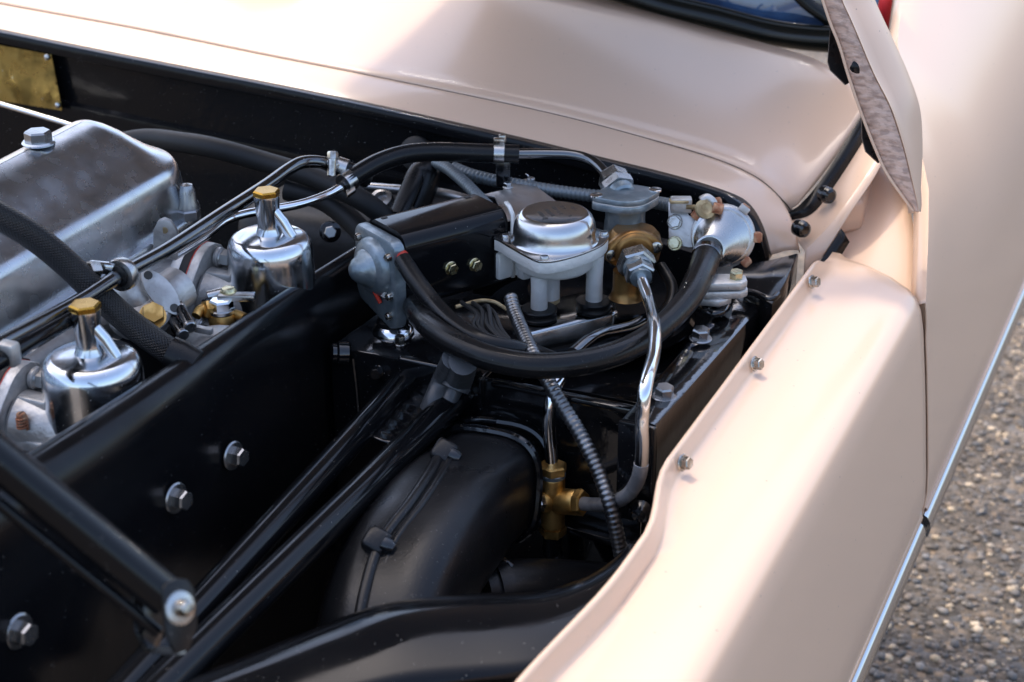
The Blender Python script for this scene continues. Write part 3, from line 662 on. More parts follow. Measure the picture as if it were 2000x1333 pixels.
# second duct leaving to the right, with a bracket
d2 = thing('side_duct', 'small black horizontal duct low down behind the wheel arch', 'air duct', tuple(atD(1000, 1150, 1.58)))
MB().tube(crom([atD(935, 1165, 1.55), atD(1020, 1155, 1.57), atD(1110, 1155, 1.60), atD(1230, 1165, 1.64)], 5), .030, 26).build('duct_shell', 'black_cast', d2)
MB().tube([atD(960, 1163, 1.555), atD(985, 1160, 1.56)], .0335, 26).build('duct_collar', 'black_cast', d2)
MB().tube(crom([atD(880, 1175, 1.50), atD(905, 1115, 1.52), atD(920, 1085, 1.53), atD(950, 1080, 1.54), atD(982, 1095, 1.55), atD(1000, 1108, 1.55)], 6), .0034, 10).build('wire_bracket', 'black', d2)
hexbolt(d2, atD(921, 1100, 1.52), V((.3, -1, .4)), .0058, .007, 'darksteel', washer=.0075, rot=.4)
o = MB().box(atY(1000, 1010, 1.300), (.05, .006, .022), ax=((RT*.62+UP*.78).normalized(), (-FW), (UP*.62-RT*.78).normalized()), bev=.002).build('duct_strap', 'black'); tag(o, 'short flat black strap between heater duct and tray wall', 'strap')

# ============================================================ ENGINE: CAM COVER
cc = thing('cam_cover', 'large weathered polished aluminium cam cover, upper left', 'cam cover', (-1.06, 1.15, .93))
def plan(d, n=14):
    W_ = max(.088-d, .0005); ye = 1.405-d; r = min(max(.062-d*.6, .0005), W_); cx = -1.06; o = []
    for y in (.5, .7, .9, 1.05, 1.2, 1.3): o.append((cx+W_, y))
    for k in range(n+1):
        a = math.pi/2*k/n; o.append((cx+W_-r+r*math.cos(a), ye-r+r*math.sin(a)))
    for k in range(n+1):
        a = math.pi/2+math.pi/2*k/n; o.append((cx-W_+r+r*math.cos(a), ye-r+r*math.sin(a)))
    for y in (1.3, 1.2, 1.05, .9, .7, .5): o.append((cx-W_, y))
    return o
def cz(y): return .917+.04*(y-1.06)
LV = [(0, 0), (.002, .02), (.0045, .036), (.0065, .046), (.0085, .0515), (.011, .0552), (.0145, .0575), (.019, .060), (.028, .066), (.040, .076), (.052, .087), (.064, .096), (.076, .102), (.0875, .104)]
rows = [[V((x, y, cz(y)+h)) for x, y in plan(d)] for d, h in LV]
MB().grid(rows).build('cover_shell', 'cover', cc, smooth=70)
def slab(d, z0, z1, name, m):
    o = plan(d); b = MB(); b.grid([[V((x, y, cz(y)+z0)) for x, y in o], [V((x, y, cz(y)+z1-.002)) for x, y in o], [V((x-.0015*(1 if x > -1.06 else -1), y, cz(y)+z1)) for x, y in o], [V((-1.06+(x+1.06)*.8, y-.01, cz(y)+z1)) for x, y in o]]); b.build(name, m, cc, smooth=40)
slab(-.010, -.010, .002, 'cover_flange', 'cover'); slab(-.008, -.075, -.0102, 'cylinder_head', 'castalu')
hexbolt(cc, atZ(76, 280, 1.029), Z1, .0132, .0100, 'darksteel', washer=.0165, wm='cover', rot=.15, name='dome_nut')
# rocker studs beside it
stud = thing('breather_stud', 'domed dark stud standing behind the cam cover', 'stud', tuple(atD(368, 400, 1.74)))
MB().lathe(atD(368, 408, 1.74), Z1, [(.009, -.03), (.009, -.006), (.0115, -.004), (.0115, .004), (.0095, .009), (.0085, .02), (.006, .026), (0, .028)], 20).build('stud_dome', 'darksteel', stud)
hexbolt(stud, atD(368, 425, 1.74), Z1, .013, .010, 'darksteel', rot=.3)

# ============================================================ CARBURETTORS
def make_carb(loc, label):
    t = thing('carburettor', label, 'carburettor', loc, 'twin carburettors beside the cam cover')
    L = V(loc); r = .0440
    MB().lathe(L, Z1, [(r*.9, -.012), (r*1.03, -.010), (r*1.04, -.004), (r*1.0, .0), (r*.985, .005), (r*.97, .060), (r*.955, .068), (r*.91, .075), (r*.83, .0795), (r*.72, .0812), (.0150, .0828), (.010, .083)], 56).build('dashpot', 'polish', t, smooth=50)
    MB().lathe(L, Z1, [(.0138, .0815), (.0130, .083), (.0112, .0885), (.0106, .091), (.0112, .100), (.0126, .120), (.0124, .1225), (.008, .1225)], 32).build('damper_neck', 'polish', t)
    MB().hexa(L+V((0, 0, .1225)), Z1, .0134, .0055, .25, .25).build('damper_cap', 'brasscap', t, smooth=25)
    # slanting breather boss on the neck
    MB().tube([L+V((.005, -.001, .110)), L+V((.014, .003, .096)), L+V((.0225, .005, .0805))], .0058, 14).build('breather_boss', 'polish', t)
    # body below and throat towards the engine
    MB().box(L+V((-.004, 0, -.034)), (.075, .074, .046), bev=.010, seg=3).build('carburettor_body', 'castalu', t)
    MB().cyl(L+V((-.01, -.016, .012)), L+V((-.064, -.026, .020)), .026, 28).build('throat', 'castalu', t)
    MB().box(L+V((-.042, -.045, .008)), (.04, .006, .010), bev=.002).build('body_rib', 'castalu', t)
    MB().box(L+V((-.042, -.030, .040)), (.03, .006, .010), bev=.002).build('body_rib', 'castalu', t)
    # lozenge flange, insulator and stud nuts
    def loz(s=1.0, n=28):
        o = []
        for k in range(n):
            a = 2*math.pi*k/n; y = math.cos(a); z = math.sin(a)
            rr = .030+.020*abs(math.cos(a-.95))**3
            o.append((y*rr*s, z*rr*s))
        return o
    F0 = L+V((-.060, -.026, .020))
    fl = MB().prism(loz(), F0, Y1, Z1, -X1, .011, bev=.0012).build('mounting_flange', 'castalu', t, smooth=30)
    MB().prism(loz(1.03), F0-X1*.0112, Y1, Z1, -X1, .009, bev=.0006).build('insulator_block', 'rubber_dull', t, smooth=30)
    MB().prism(loz(1.01), F0-X1*.0101, Y1, Z1, -X1, .001).build('gasket', 'red', t, smooth=30)
    MB().prism(loz(1.0), F0-X1*.0204, Y1, Z1, -X1, .011, bev=.0012).build('manifold_flange', 'castalu', t, smooth=30)
    for s_ in (1, -1):
        d = V((0, math.cos(.95), math.sin(.95)))*(.036*s_)
        MB().cyl(F0+d+X1*.0005, F0+d+X1*.006, .0105, 20).build('stud_boss', 'castalu', fl)
        hexbolt(fl, F0+d+X1*.006, X1, .0094, .011, 'darksteel', washer=.0098, rot=.3, stub=.004, name='stud_nut')
    MB().tube(crom([F0-X1*.03, F0-X1*.055, F0-X1*.075+Z1*.004], 5), .026, 26).build('intake_runner', 'castalu', t)
    # linkage lug and jet lever on the near side
    MB().tube([L+V((-.030, -.042, -.030)), L+V((-.012, -.044, -.028)), L+V((.006, -.044, -.028))], .0045, 12).build('linkage_rod', 'steel', t)
    MB().box(L+V((.0, -.044, -.032)), (.014, .013, .014), bev=.002).build('linkage_clamp', 'steel', t)
    screw(t, L+V((.0, -.044, -.025)), Z1, .0052, .003, 'steel', name='clamp_screw')
    return t
CPX = -.845
c1 = make_carb((CPX, 1.027, .987-.128), 'nearer polished dashpot carburettor with brass cap, at the left edge')
c2 = copy_tree(c1); c2.location = V((-.848, 1.318, .990-.128)); c2['label'] = 'farther polished dashpot carburettor with brass cap, beside the wiper motor'
# extra bits on the nearer carburettor
L = V(c1.location)
sp_ = MB(); pp = [atX(45, 822, -.885)+Z1*(.0035*k/4) for k in range(0, 5)]
a0 = atX(45, 838, -.885); hel = []
for k in range(60): t = k/60*2*math.pi*4.5; hel.append(a0+V((math.cos(t)*.0042, math.sin(t)*.0042, .012*k/60)))
MB().tube(hel, .0011, 8).build('idle_spring', 'rust', c1)
screw(c1, a0+Z1*.012, Z1, .0042, .003, 'rust', name='idle_screw')

# ---- castings and plumbing between cover and carburettors
wr = thing('water_rail', 'cast aluminium water rail running along the cam cover behind the carburettors', 'water rail', (-.948, 1.2, .89))
MB().tube(crom([V((-.950, .60, .888)), V((-.950, .9, .889)), V((-.950, 1.15, .889)), V((-.950, 1.36, .889))], 4), .0165, 20).build('rail_tube', 'castalu', wr)
# ear with hole, near the cover's rear corner
e0_ = atX(325, 452, -.952)
ear = MB().prism([(-.013, -.016), (.013, -.016), (.011, .004), (.006, .013), (0, .0155), (-.006, .013), (-.011, .004)], e0_, (RT*.9+FW*.3).normalized(), Z1, -FH, .008, bev=.001).build('lifting_ear', 'castalu', wr)
MB().cyl(e0_+Z1*.004+FH*-.0085, e0_+Z1*.004+FH*-.0078, .0035, 16).build('ear_hole', 'oily', ear)
# oval blanking plate with two holes
ov = thing('blanking_plate', 'oval aluminium plate with two holes between the carburettors', 'plate', tuple(atD(315, 568, 1.56)))
nO = (RT*.35-FH*.75+Z1*.55).normalized(); oc = atD(315, 570, 1.545); od = (atD(338, 600, 1.545)-atD(292, 545, 1.545)).normalized(); od = (od-nO*od.dot(nO)).normalized(); ow = nO.cross(od)
pl = []
for k in range(32):
    a = 2*math.pi*k/32; x = math.cos(a); y = math.sin(a); pl.append((math.copysign(abs(x)**.9, x)*.0265, y*.0115*(1-.35*abs(x)**2)))
op = MB().prism(pl, oc, od, ow, -nO, .004, bev=.0006).build('plate_oval', 'castalu', ov, smooth=30)
for s_ in (-1, 1): MB().lathe(oc+od*.019*s_, nO, [(.0042, -.0002), (.0040, .0003), (.0030, .0002), (0, .0001)], 18).build('bolt_hole', 'letter', op)
# flange neck casting under it
cn = thing('manifold_elbow', 'cast aluminium manifold elbow under the clamped rod', 'casting', tuple(atD(262, 590, 1.56)))
MB().tube(crom([atD(225, 545, 1.56), atD(255, 580, 1.56), atD(282, 600, 1.57), atD(310, 590, 1.58), atD(350, 560, 1.60)], 6), .021, 22).build('elbow_tube', 'castalu', cn)
MB().lathe(atD(272, 602, 1.55), V((.3, -.5, 1)), [(.030, -.01), (.031, .0), (.028, .004), (.020, .006)], 28).build('elbow_rim', 'castalu', cn)
for q, nm in (((312, 585), 0),): pass
# brass union nuts
def union(px, py, d, r, axis, label, m='brass', h=.014):
    t = thing('brass_union', label, 'union', tuple(atD(px, py, d)))
    a = V(axis).normalized(); p = atD(px, py, d)
    MB().hexa(p, a, r, h, .4).build('union_nut', m, t, smooth=25)
    MB().lathe(p-a*.012, a, [(r*.75, 0), (r*.85, .010), (r*1.15, .011), (r*1.15, .0125), (r, .0125)], 22).build('union_body', m, t)
    return t
union(298, 618, 1.525, .0108, (.4, -.4, .5), 'brass hexagon union half hidden beneath the braided hose', h=.012)
un = union(416, 606, 1.60, .0095, (-.5, -.8, .3), 'small brass union left of the banjo bolt', h=.01)
bj = thing('banjo_union', 'brass banjo union with chromed bolt in front of the farther carburettor', 'banjo union', tuple(atD(434, 610, 1.60)))
bp0 = atD(434, 617, 1.60)
MB().lathe(bp0, Z1, [(.010, -.010), (.013, -.008), (.0135, .0), (.012, .003), (.0085, .004)], 26).build('banjo_eye', 'brass', bj)
MB().lathe(bp0+Z1*.004, Z1, [(.0125, 0), (.0125, .003), (.009, .004)], 24).build('washer', 'steel', bj)
MB().hexa(bp0+Z1*.007, Z1, .0115, .010, .2).build('banjo_bolt', 'chrome', bj, smooth=25)
MB().tube(crom([bp0+RT*-.010+Z1*-.002, atD(410, 603, 1.60), atD(392, 605, 1.595), atD(383, 618, 1.59)], 6), .0048, 12).build('brass_pipe', 'brass', bj)
MB().tube(crom([bp0+RT*.010, atD(462, 615, 1.60), atD(480, 622, 1.59)], 6), .0048, 12).build('brass_pipe', 'brass', bj)
fb = thing('float_chamber', 'domed grey float chamber lid showing above the beam', 'float chamber', tuple(atD(420, 660, 1.55)))
MB().lathe(atD(424, 676, 1.56), Z1, [(.032, -.03), (.032, .0), (.029, .008), (.018, .013), (0, .015)], 30).build('chamber_lid', 'castalu', fb)
MB().box(atD(398, 645, 1.545), (.018, .006, .006), bev=.001).build('lid_lug', 'castalu', fb)
# throttle linkage studs
tl = thing('throttle_linkage', 'two small black throttle links with steel nuts beside the oval plate', 'linkage', tuple(atD(350, 625, 1.54)))
for a, b2 in (((350, 600), (372, 640)), ((332, 618), (358, 655))):
    A_ = atD(*a, 1.555); B_ = atD(*b2, 1.53); d = (B_-A_).normalized()
    MB().tube([A_, B_], .0052, 14).build('link_rod', 'black', tl); MB().hexa(A_-d*.002, d, .0062, .006).build('link_nut', 'steel', tl)
    MB().cyl(B_-d*.004, B_+d*.001, .0060, 14).build('link_end', 'darksteel', tl); MB().cyl(A_-d*.008, A_, .003, 12).build('link_stud', 'steel', tl)
lv = thing('choke_lever', 'steel choke lever pivot beside the farther carburettor', 'lever', tuple(atD(430, 575, 1.61)))
MB().tube([atD(405, 580, 1.605), atD(445, 570, 1.61)], .0058, 14).build('lever_rod', 'steel', lv)
MB().lathe(atD(446, 572, 1.605), Z1, [(.008, -.005), (.008, .002), (.006, .005), (.003, .0055), (0, .0055)], 18).build('pivot_pin', 'goldbolt', lv)
MB().box(atD(462, 580, 1.60), (.035, .012, .006), ax=(RT, FH, Z1), bev=.001).build('lever_arm', 'steel', lv)
MB().cyl(atD(405, 583, 1.6), atD(408, 602, 1.6), .0058, 14).build('return_stop', 'black', lv)

# rods and pipes crossing the engine
def pipe(name, pts, r, m, label, cat, n=16, k=8, **kw):
    o = MB().tube(crom(pts, k), r, n, **kw).build(name, m); tag(o, label, cat); return o
pipe('vacuum_pipe', [atD(665, 327, 1.80), atD(625, 317, 1.79), atD(590, 318, 1.775), atD(562, 332, 1.755), atD(520, 362, 1.715), atD(440, 414, 1.64), atD(330, 486, 1.555), atD(232, 540, 1.485), atD(160, 586, 1.435), atD(60, 640, 1.37), atD(-60, 704, 1.30)], .0068, 'chromeblack', 'long dark pipe bending over from the hose clamp towards the cam cover', 'pipe')
pipe('chrome_pipe', [atD(672, 362, 1.79), atD(640, 380, 1.775), atD(590, 398, 1.75), atD(540, 408, 1.735), atD(480, 418, 1.72), atD(440, 432, 1.70), atD(400, 462, 1.66), atD(340, 500, 1.60)], .0046, 'chrome', 'slim chrome pipe passing behind the farther carburettor', 'pipe')
pipe('control_rod', [atD(-60, 742, 1.29), atD(60, 668, 1.36), atD(150, 616, 1.42)], .0075, 'black_smooth', 'thin black rod low behind the nearer carburettor', 'rod')
# clamp ring round the dark pipe
cl = thing('rod_clamp', 'polished ring clamp with hexagon nut round the long dark pipe', 'clamp', tuple(atD(232, 535, 1.49)))
ra = (atD(330, 486, 1.555)-atD(232, 540, 1.485)).normalized(); rc = atD(238, 536, 1.488)
MB().lathe(rc, ra, [(.0108, -.005), (.0142, -.005), (.0150, -.0035), (.0150, .0035), (.0142, .005), (.0108, .005), (.0100, .0), (.0108, -.005)], 30).build('clamp_ring', 'steel', cl)
MB().lathe(rc, ra, [(.006, -.008), (.0092, -.007), (.0102, -.002), (.0102, .003), (.006, .005)], 26).build('rubber_bush', 'rubber', cl)
MB().box(atD(200, 523, 1.485), (.024, .009, .011), ax=((RT*.9-UP*.1).normalized(), FH, Z1), bev=.003).build('clamp_lug', 'tin', cl)
hexbolt(cl, atD(190, 527, 1.478), V((-.3, -.9, .2)), .0085, .009, 'bolt', rot=.2)
MB().box(atD(14, 690, 1.33), (.02, .012, .02), bev=.003).build('rod_saddle', 'castalu', thing('rod_bracket', 'small cast bracket holding the black rods at the left edge', 'bracket', tuple(atD(14, 690, 1.33))))
# braided hose across the lower left
bhz = thing('braided_hose', 'fat braided black hose crossing behind the nearer carburettor', 'hose', tuple(atD(150, 560, 1.36)))
MB().tube(crom([atD(-90, 378, 1.40), atD(0, 424, 1.42), atD(70, 466, 1.44), atD(130, 515, 1.46), atD(190, 573, 1.475), atD(250, 628, 1.48), atD(310, 672, 1.48), atD(360, 704, 1.48), atD(400, 730, 1.48)], 14), .0120, 24, uv=True).build('hose_tube', 'braid', bhz)
MB().tube([atD(330, 690, 1.468), atD(352, 700, 1.468), atD(380, 716, 1.468)], .0125, 20, rf=lambda i, L: (.0158, .0158, .0150)[i]).build('hose_end', 'rubber', bhz)

# dim things deep in the bay behind the wiper motor
b = MB()
o = MB().tube(crom([atD(190, 290, 2.0), atD(280, 272, 1.98), atD(350, 278, 1.95), atD(420, 290, 1.93), atD(520, 318, 1.92), atD(620, 350, 1.90), atD(720, 400, 1.88), atD(800, 470, 1.90)], 8), .012, 18).build('heater_hose', 'rubber_dull'); tag(o, 'thick dull rubber hose in the shadow below the bulkhead', 'hose')
o = MB().tube(crom([atD(560, 370, 1.93), atD(640, 395, 1.92), atD(720, 470, 1.90), atD(760, 560, 1.88)], 8), .013, 16).build('heater_hose', 'rubber_dull'); tag(o, 'second dull hose dropping into the dark beside the wiper motor', 'hose')
st2 = thing('rubber_strap', 'looped black rubber strap standing up behind the wiper motor', 'strap', tuple(atD(820, 360, 1.9)))
lp = crom([atD(778, 420, 1.88), atD(800, 370, 1.89), atD(815, 335, 1.9), atD(833, 326, 1.9), atD(842, 340, 1.9), atD(835, 370, 1.9), atD(818, 410, 1.9)], 8)
MB().tube(lp, .0095, 14, sec=lambda t: (math.cos(t)*1.25, math.sin(t)*.7)).build('strap_loop', 'rubber', st2)
o = MB().tube(crom([atD(700, 365, 1.95), atD(790, 372, 1.93), atD(860, 378, 1.92), atD(930, 395, 1.90)], 6), .006, 12).build('bare_pipe', 'darksteel'); tag(o, 'dull metal pipe behind the looped rubber strap', 'pipe')
gb = thing('gearbox_hump', 'dark cast housing with round hole low behind the carburettors', 'housing', tuple(atD(700, 440, 1.95)))
MB().box(atD(700, 470, 2.02), (.26, .16, .10), ax=(X1, Y1, Z1), bev=.03, seg=4).build('housing_shell', 'dark', gb)
MB().lathe(atD(745, 388, 1.93), V((0, -.6, .8)), [(.013, -.01), (.013, .002), (.008, .003), (.007, -.003), (0, -.003)], 20).build('housing_plug', 'darksteel', gb)
hexbolt(gb, atD(645, 453, 1.85), V((.5, -.8, .3)), .007, .008, 'darksteel', washer=.012, wm='black', rot=.2)
b = MB().box(V((-.84, 1.62, .72)), (.10, .10, .20), bev=.01); b.build('housing_block', 'dark', gb)
# floor of the bay, dark, far below
o = MB().add([(-1.9, .2, .42), (-.55, .2, .42), (-.55, 1.8, .42), (-1.9, 1.8, .42)], [(0, 1, 2, 3)]).build('undertray', 'dark', solid=.004); tag(o, 'grimy black undertray deep at the bottom of the bay', 'undertray')
o = MB().box(V((-1.06, .95, .65)), (.20, 1.0, .42), bev=.02).build('engine_block', 'dark'); tag(o, 'dark engine block below the cam cover', 'engine')
o = MB().grid([[V((-.385, .4+1.3*i/20, z)) for i in range(21)] for z in (.67, .62, .55)]).build('inner_wing', 'black', solid=.002); tag(o, 'black inner wing wall under the wing flange', 'panel')

# ============================================================ WIPER MOTOR
ALPHA = R(22)
wa = RT*math.cos(ALPHA)+FH*math.sin(ALPHA); wb = RT*math.sin(ALPHA)-FH*math.cos(ALPHA)   # along the motor; towards the viewer
WM = thing('wiper_motor', 'black box wiper motor with grey end plate and domed steel gearbox cap', 'wiper motor', tuple(atZ(1090, 600, .83)))
pL = atD(793, 505, 1.665); pR = atD(992, 470, 1.735); wa = V(((pR-pL).x, (pR-pL).y, 0)).normalized(); wb = wa.cross(Z1)
LEN = (pR-pL).dot(wa)
def mp(a, b_, c): return pL+wa*a+wb*b_+Z1*c
# housing section in (b, z): pL is at the front face, upper third
HS = []
hw, hh, rad = .036, .0405, .016
for cx, cz, a0 in ((-hw+hw-rad*1.0, hh-rad, 0), (-2*hw+rad, hh-rad, 90), (-2*hw+rad, -hh+rad*.6, 180), (-rad*.6, -hh+rad*.6, 270)):
    rr = rad if cz > 0 else rad*.6
    for k in range(7): a = R(a0+90*k/6); HS.append((cx+rr*math.cos(a), cz+rr*math.sin(a)))
zc = -.017
rows = [[mp(a, x, z+zc) for x, z in HS] for a in (0, .002, LEN*.5, LEN-.002, LEN)]
b = MB().grid(rows, closed=True); b.f.append(tuple(range(28))); b.f.append(tuple(range(4*28, 5*28))); b.build('motor_housing', 'black_smooth', WM, smooth=50)
for q in ((880, 524), (927, 517)):
    v = ray(*q); t = (mp(0, 0, 0)-CAM).dot(wb)/v.dot(wb); hexbolt(WM, CAM+v*t, wb, .0062, .005, 'goldbolt', washer=.0072, rot=.1)
for q in (.010, LEN-.012): MB().box(mp(q, -.055, hh+zc), (.006, .004, .001), (wa, wb, Z1), bev=0).build('dowel_slot', 'letter', WM)
# left end plate
EP = [(.002, .030), (-.006, .036), (-.068, .036), (-.074, .028), (-.074, -.034), (-.068, -.046), (-.012, -.060), (.000, -.056), (.003, -.045)]
ep = MB().prism([(x, z+zc) for x, z in EP], mp(-.001, 0, 0), wb, Z1, -wa, .014, bev=.0035).build('end_plate', 'zinc', WM, smooth=35)
dc = mp(-.015, -.036, zc+.0)
MB().lathe(dc, -wa, [(.031, -.001), (.030, .004), (.026, .008), (.020, .010), (.0185, .013), (.0145, .016), (.0125, .021), (.008, .0255), (.003, .0275), (0, .028)], 32).build('bearing_dome', 'zinc', ep)
for q in ((-.006, .020), (-.006, -.022), (-.062, .024), (-.008, -.044)): 
    screw(ep, mp(-.015, q[0], q[1]+zc), -wa, .0042, .005, 'bolt')
MB().box(mp(-.017, -.018, -.008+zc), (.004, .010, .036), (wa, wb, Z1), bev=.001).build('terminal_strip', 'silver', ep)
MB().tube(crom([mp(-.018, -.026, -.002+zc), mp(-.022, -.027, -.018+zc), mp(-.018, -.022, -.034+zc)], 6), .0022, 8).build('earth_wire', 'red', ep)
MB().tube(crom([atD(778, 512, 1.650), atD(783, 500, 1.656), atD(789, 496, 1.660), atD(793, 502, 1.664)], 4), .0036, 8).build('red_wire', 'red', WM)
# bracket strap between motor and gearbox (bright plate folded over the top)
fe = LEN
STP = [(fe+.001, .003, -.050), (fe+.001, .003, .018), (fe+.002, -.004, .024), (fe+.002, -.010, .027)]
wB = .020
b = MB(); P0 = [mp(a, x, z) for a, x, z in STP]
b.grid([P0, [p+wa*.004 for p in P0]]); b.build('end_bracket', 'silver', WM, smooth=40, solid=.003)
tp = [atD(942, 382, 1.765), atD(968, 378, 1.742), atD(1000, 402, 1.715), atD(1100, 395, 1.76), atD(1040, 348, 1.81), atD(985, 358, 1.80)]
tz = atD(1083, 471, 1.715).z+.006; tp = [atZ(*q, tz) for q in ((943, 380), (966, 384), (988, 430), (1105, 412), (1085, 392), (1028, 349), (986, 357), (982, 371))]
tb = MB().prism([(p.x, p.y) for p in tp], (0, 0, tz), X1, Y1, -Z1, .0025, bev=.0006).build('top_bracket', 'dulltin', WM, smooth=30)
for q in ((992, 366), (1037, 357)):
    o = hexbolt(tb, atZ(*q, tz), Z1, .0046, .0045, 'steel', washer=.0056, rot=.2)
MB().tube(crom([atZ(1037, 352, tz+.005), atD(1033, 345, 1.79), atD(1027, 340, 1.79)], 4), .0008, 6).build('lock_wire', 'steel', tb)
# gearbox: casting with skirt, pressed cap, four posts
gc = atD(1083, 471, 1.715)   # centre of the joint plane
GR = .0425
def sq(r, corner, n=48, rot=0):
    o = []
    for k in range(n):
        a = 2*math.pi*k/n; e = abs(math.cos(2*(a-rot)))  # lobes on two opposite corners
        o.append((math.cos(a)*r, math.sin(a)*r))
    return o
def gp(a, b_, c): return gc+wa*a+wb*b_+Z1*c
plate = [(-.047, -.030), (-.040, -.043), (.030, -.044), (.047, -.030), (.052, -.004), (.056, .014), (.050, .026), (.030, .040), (.0, .047), (-.028, .047), (-.044, .042), (-.050, .028)]
def rp_(pts, s=1.0):
    P = crom([V((x*s, y*s, 0)) for x, y in pts], 4, closed=True); return [(p.x, p.y) for p in P]
MB().prism(rp_(plate), gc, wa, wb, Z1, .0022, bev=.0005).build('cap_rim', 'tin', WM, smooth=35)
capo = gp(.0, .0, .002)
MB().lathe(capo, Z1, [(GR+.0035, -.001), (GR+.002, .0005), (GR, .003), (GR-.0005, .012), (GR-.0018, .0195), (GR-.0045, .0250), (GR-.008, .0283), (GR-.0105, .0293), (GR-.0120, .0287), (0, .0287)], 56).build('gearbox_cap', 'tin', WM, smooth=50)
MB().prism(rp_(plate, .985), gp(0, 0, -.012), wa, wb, Z1, .0118, bev=.001).build('gearbox_skirt', 'silver', WM, smooth=35)
MB().lathe(gp(0, 0, -.030), Z1, [(.030, 0), (.036, .002), (.040, .006), (.042, .019), (.038, .0195)], 48).build('gearbox_bowl', 'silver', WM)
MB().box(gp(-.020, -.046, -.032), (.045, .016, .030), (wa, wb, Z1), bev=.003).build('gearbox_web', 'silver', WM)
MB().box(gp(.012, -.036, -.034), (.06, .014, .032), (wa, wb, Z1), bev=.003).build('gearbox_web', 'silver', WM)
for q in ((-.040, .036), (.049, .019), (-.037, -.034)): screw(WM, gp(q[0], q[1], .002), Z1, .0046, .0032, 'steel', sdir=wa+wb*.5)
# stamped characters on the cap
def stamp(txt, o, u, v, size, parent):
    cu = bpy.data.curves.new('stamp', 'FONT'); cu.body = txt; cu.size = size; cu.extrude = .00012; cu.space_character = 1.05
    t = bpy.data.objects.new('tmp', cu); COL.objects.link(t)
    dg = bpy.context.evaluated_depsgraph_get(); me = bpy.data.meshes.new_from_object(t.evaluated_get(dg)); bpy.data.objects.remove(t)
    n = u.cross(v); mt = Matrix((u, v, n)).transposed()
    for x in me.vertices: x.co = mt @ x.co + o - parent_loc(parent)
    ob = bpy.data.objects.new('stamped_lettering', me); me.materials.clear(); me.materials.append(M['letter']); COL.objects.link(ob); ob.parent = parent
capz = gc.z+.0308
tu = (atZ(1066, 430, capz)-atZ(1048, 413, capz)).normalized(); tv = Z1.cross(tu)
for txt, q in (('47271 EJ', (1047.5, 413.5)), ('37531 B', (1062, 409)), ('12V 11 E', (1076, 404)), ('D 1', (1092, 403))):
    stamp(txt, atZ(q[0], q[1], capz)+Z1*.0000, tu, tv, .0062, WM)
stamp('12 1', atZ(1113, 404, capz), tu, tv, .0062, WM); stamp('4', atZ(1109, 421, capz), tu, tv, .006, WM)
# posts, grommets
posts = [((1044, 532), (1053, 604)), ((1157, 512), (1160, 588)), ((1092, 520), (1091, 571))]
base_z = .838
for i, (a, c) in enumerate(posts):
    if i < 2: B_ = atZ(*c, base_z+.012)
    else: B_ = gp(.004, -.014, -.074)
    r = .0088 if i < 2 else .0115
    A_ = V((B_.x, B_.y, gc.z-.016))
    if i < 2:
        MB().lathe(B_, Z1, [(r*.9, 0), (r, .002), (r*.97, (A_-B_).length*.5), (r*1.08, (A_-B_).length)], 24).build('post', 'silver', WM)
        MB().lathe(B_-Z1*.011, Z1, [(.0175, 0), (.0185, .0008), (.0185, .003), (.0175, .0036), (.0172, .004), (.0172, .0082), (.0182, .0086), (.0186, .0112), (.0178, .0122), (.011, .0124)], 32).build('rubber_mount', 'rubber', WM)
    else:
        MB().lathe(B_, Z1, [(r*.85, 0), (r, .003), (r, .062)], 24).build('post', 'silver', WM)
        MB().lathe(B_, Z1, [(r*.8, -.0005), (r*1.02, .0015), (r*1.03, .0045), (r*.99, .006)], 24).build('oil_stain_ring', 'oily', WM)
# bright mounting bracket under the mounts
mbk = thing('mounting_bracket', 'bright folded steel bracket carrying the wiper motor mounts', 'bracket', tuple(atZ(1110, 630, .83)))
zz = base_z
q1 = atZ(1018, 652, zz); q2 = atZ(1206, 607, zz); q3 = atZ(1192, 560, zz); q4 = atZ(1010, 598, zz)
ff = (q2-q1).normalized(); fn = V((ff.y, -ff.x, 0))
rows = []
for t in range(13):
    a = q1.lerp(q2, t/12); d = q4.lerp(q3, t/12); rows.append([d, d.lerp(a, .9), a-fn*.003+Z1*-.0003, a+Z1*-.0015+fn*.000, a+fn*.0012+Z1*-.004, a+fn*.003-Z1*.018, a+fn*.008-Z1*.034])
MB().grid(rows).build('folded_plate', 'tin', mbk, smooth=50, solid=.0016)
# dark support plate below the gearbox (rounded)
spl = MB(); pc = atZ(1175, 562, .830); spl.lathe(pc, Z1, [(.080, -.004), (.081, -.002), (.080, .0), (.0, .0005)], 48); o = spl.build('support_plate', 'black_smooth'); tag(o, 'round dark support plate beneath the wiper gearbox', 'plate')
spl = MB(); pc = atZ(1150, 610, .80); spl.lathe(pc, Z1, [(.115, -.004), (.116, -.002), (.112, .004), (.0, .006)], 56); o = spl.build('reservoir_lid', 'black_smooth'); tag(o, 'larger round black lid in the tray below the support plate', 'lid')

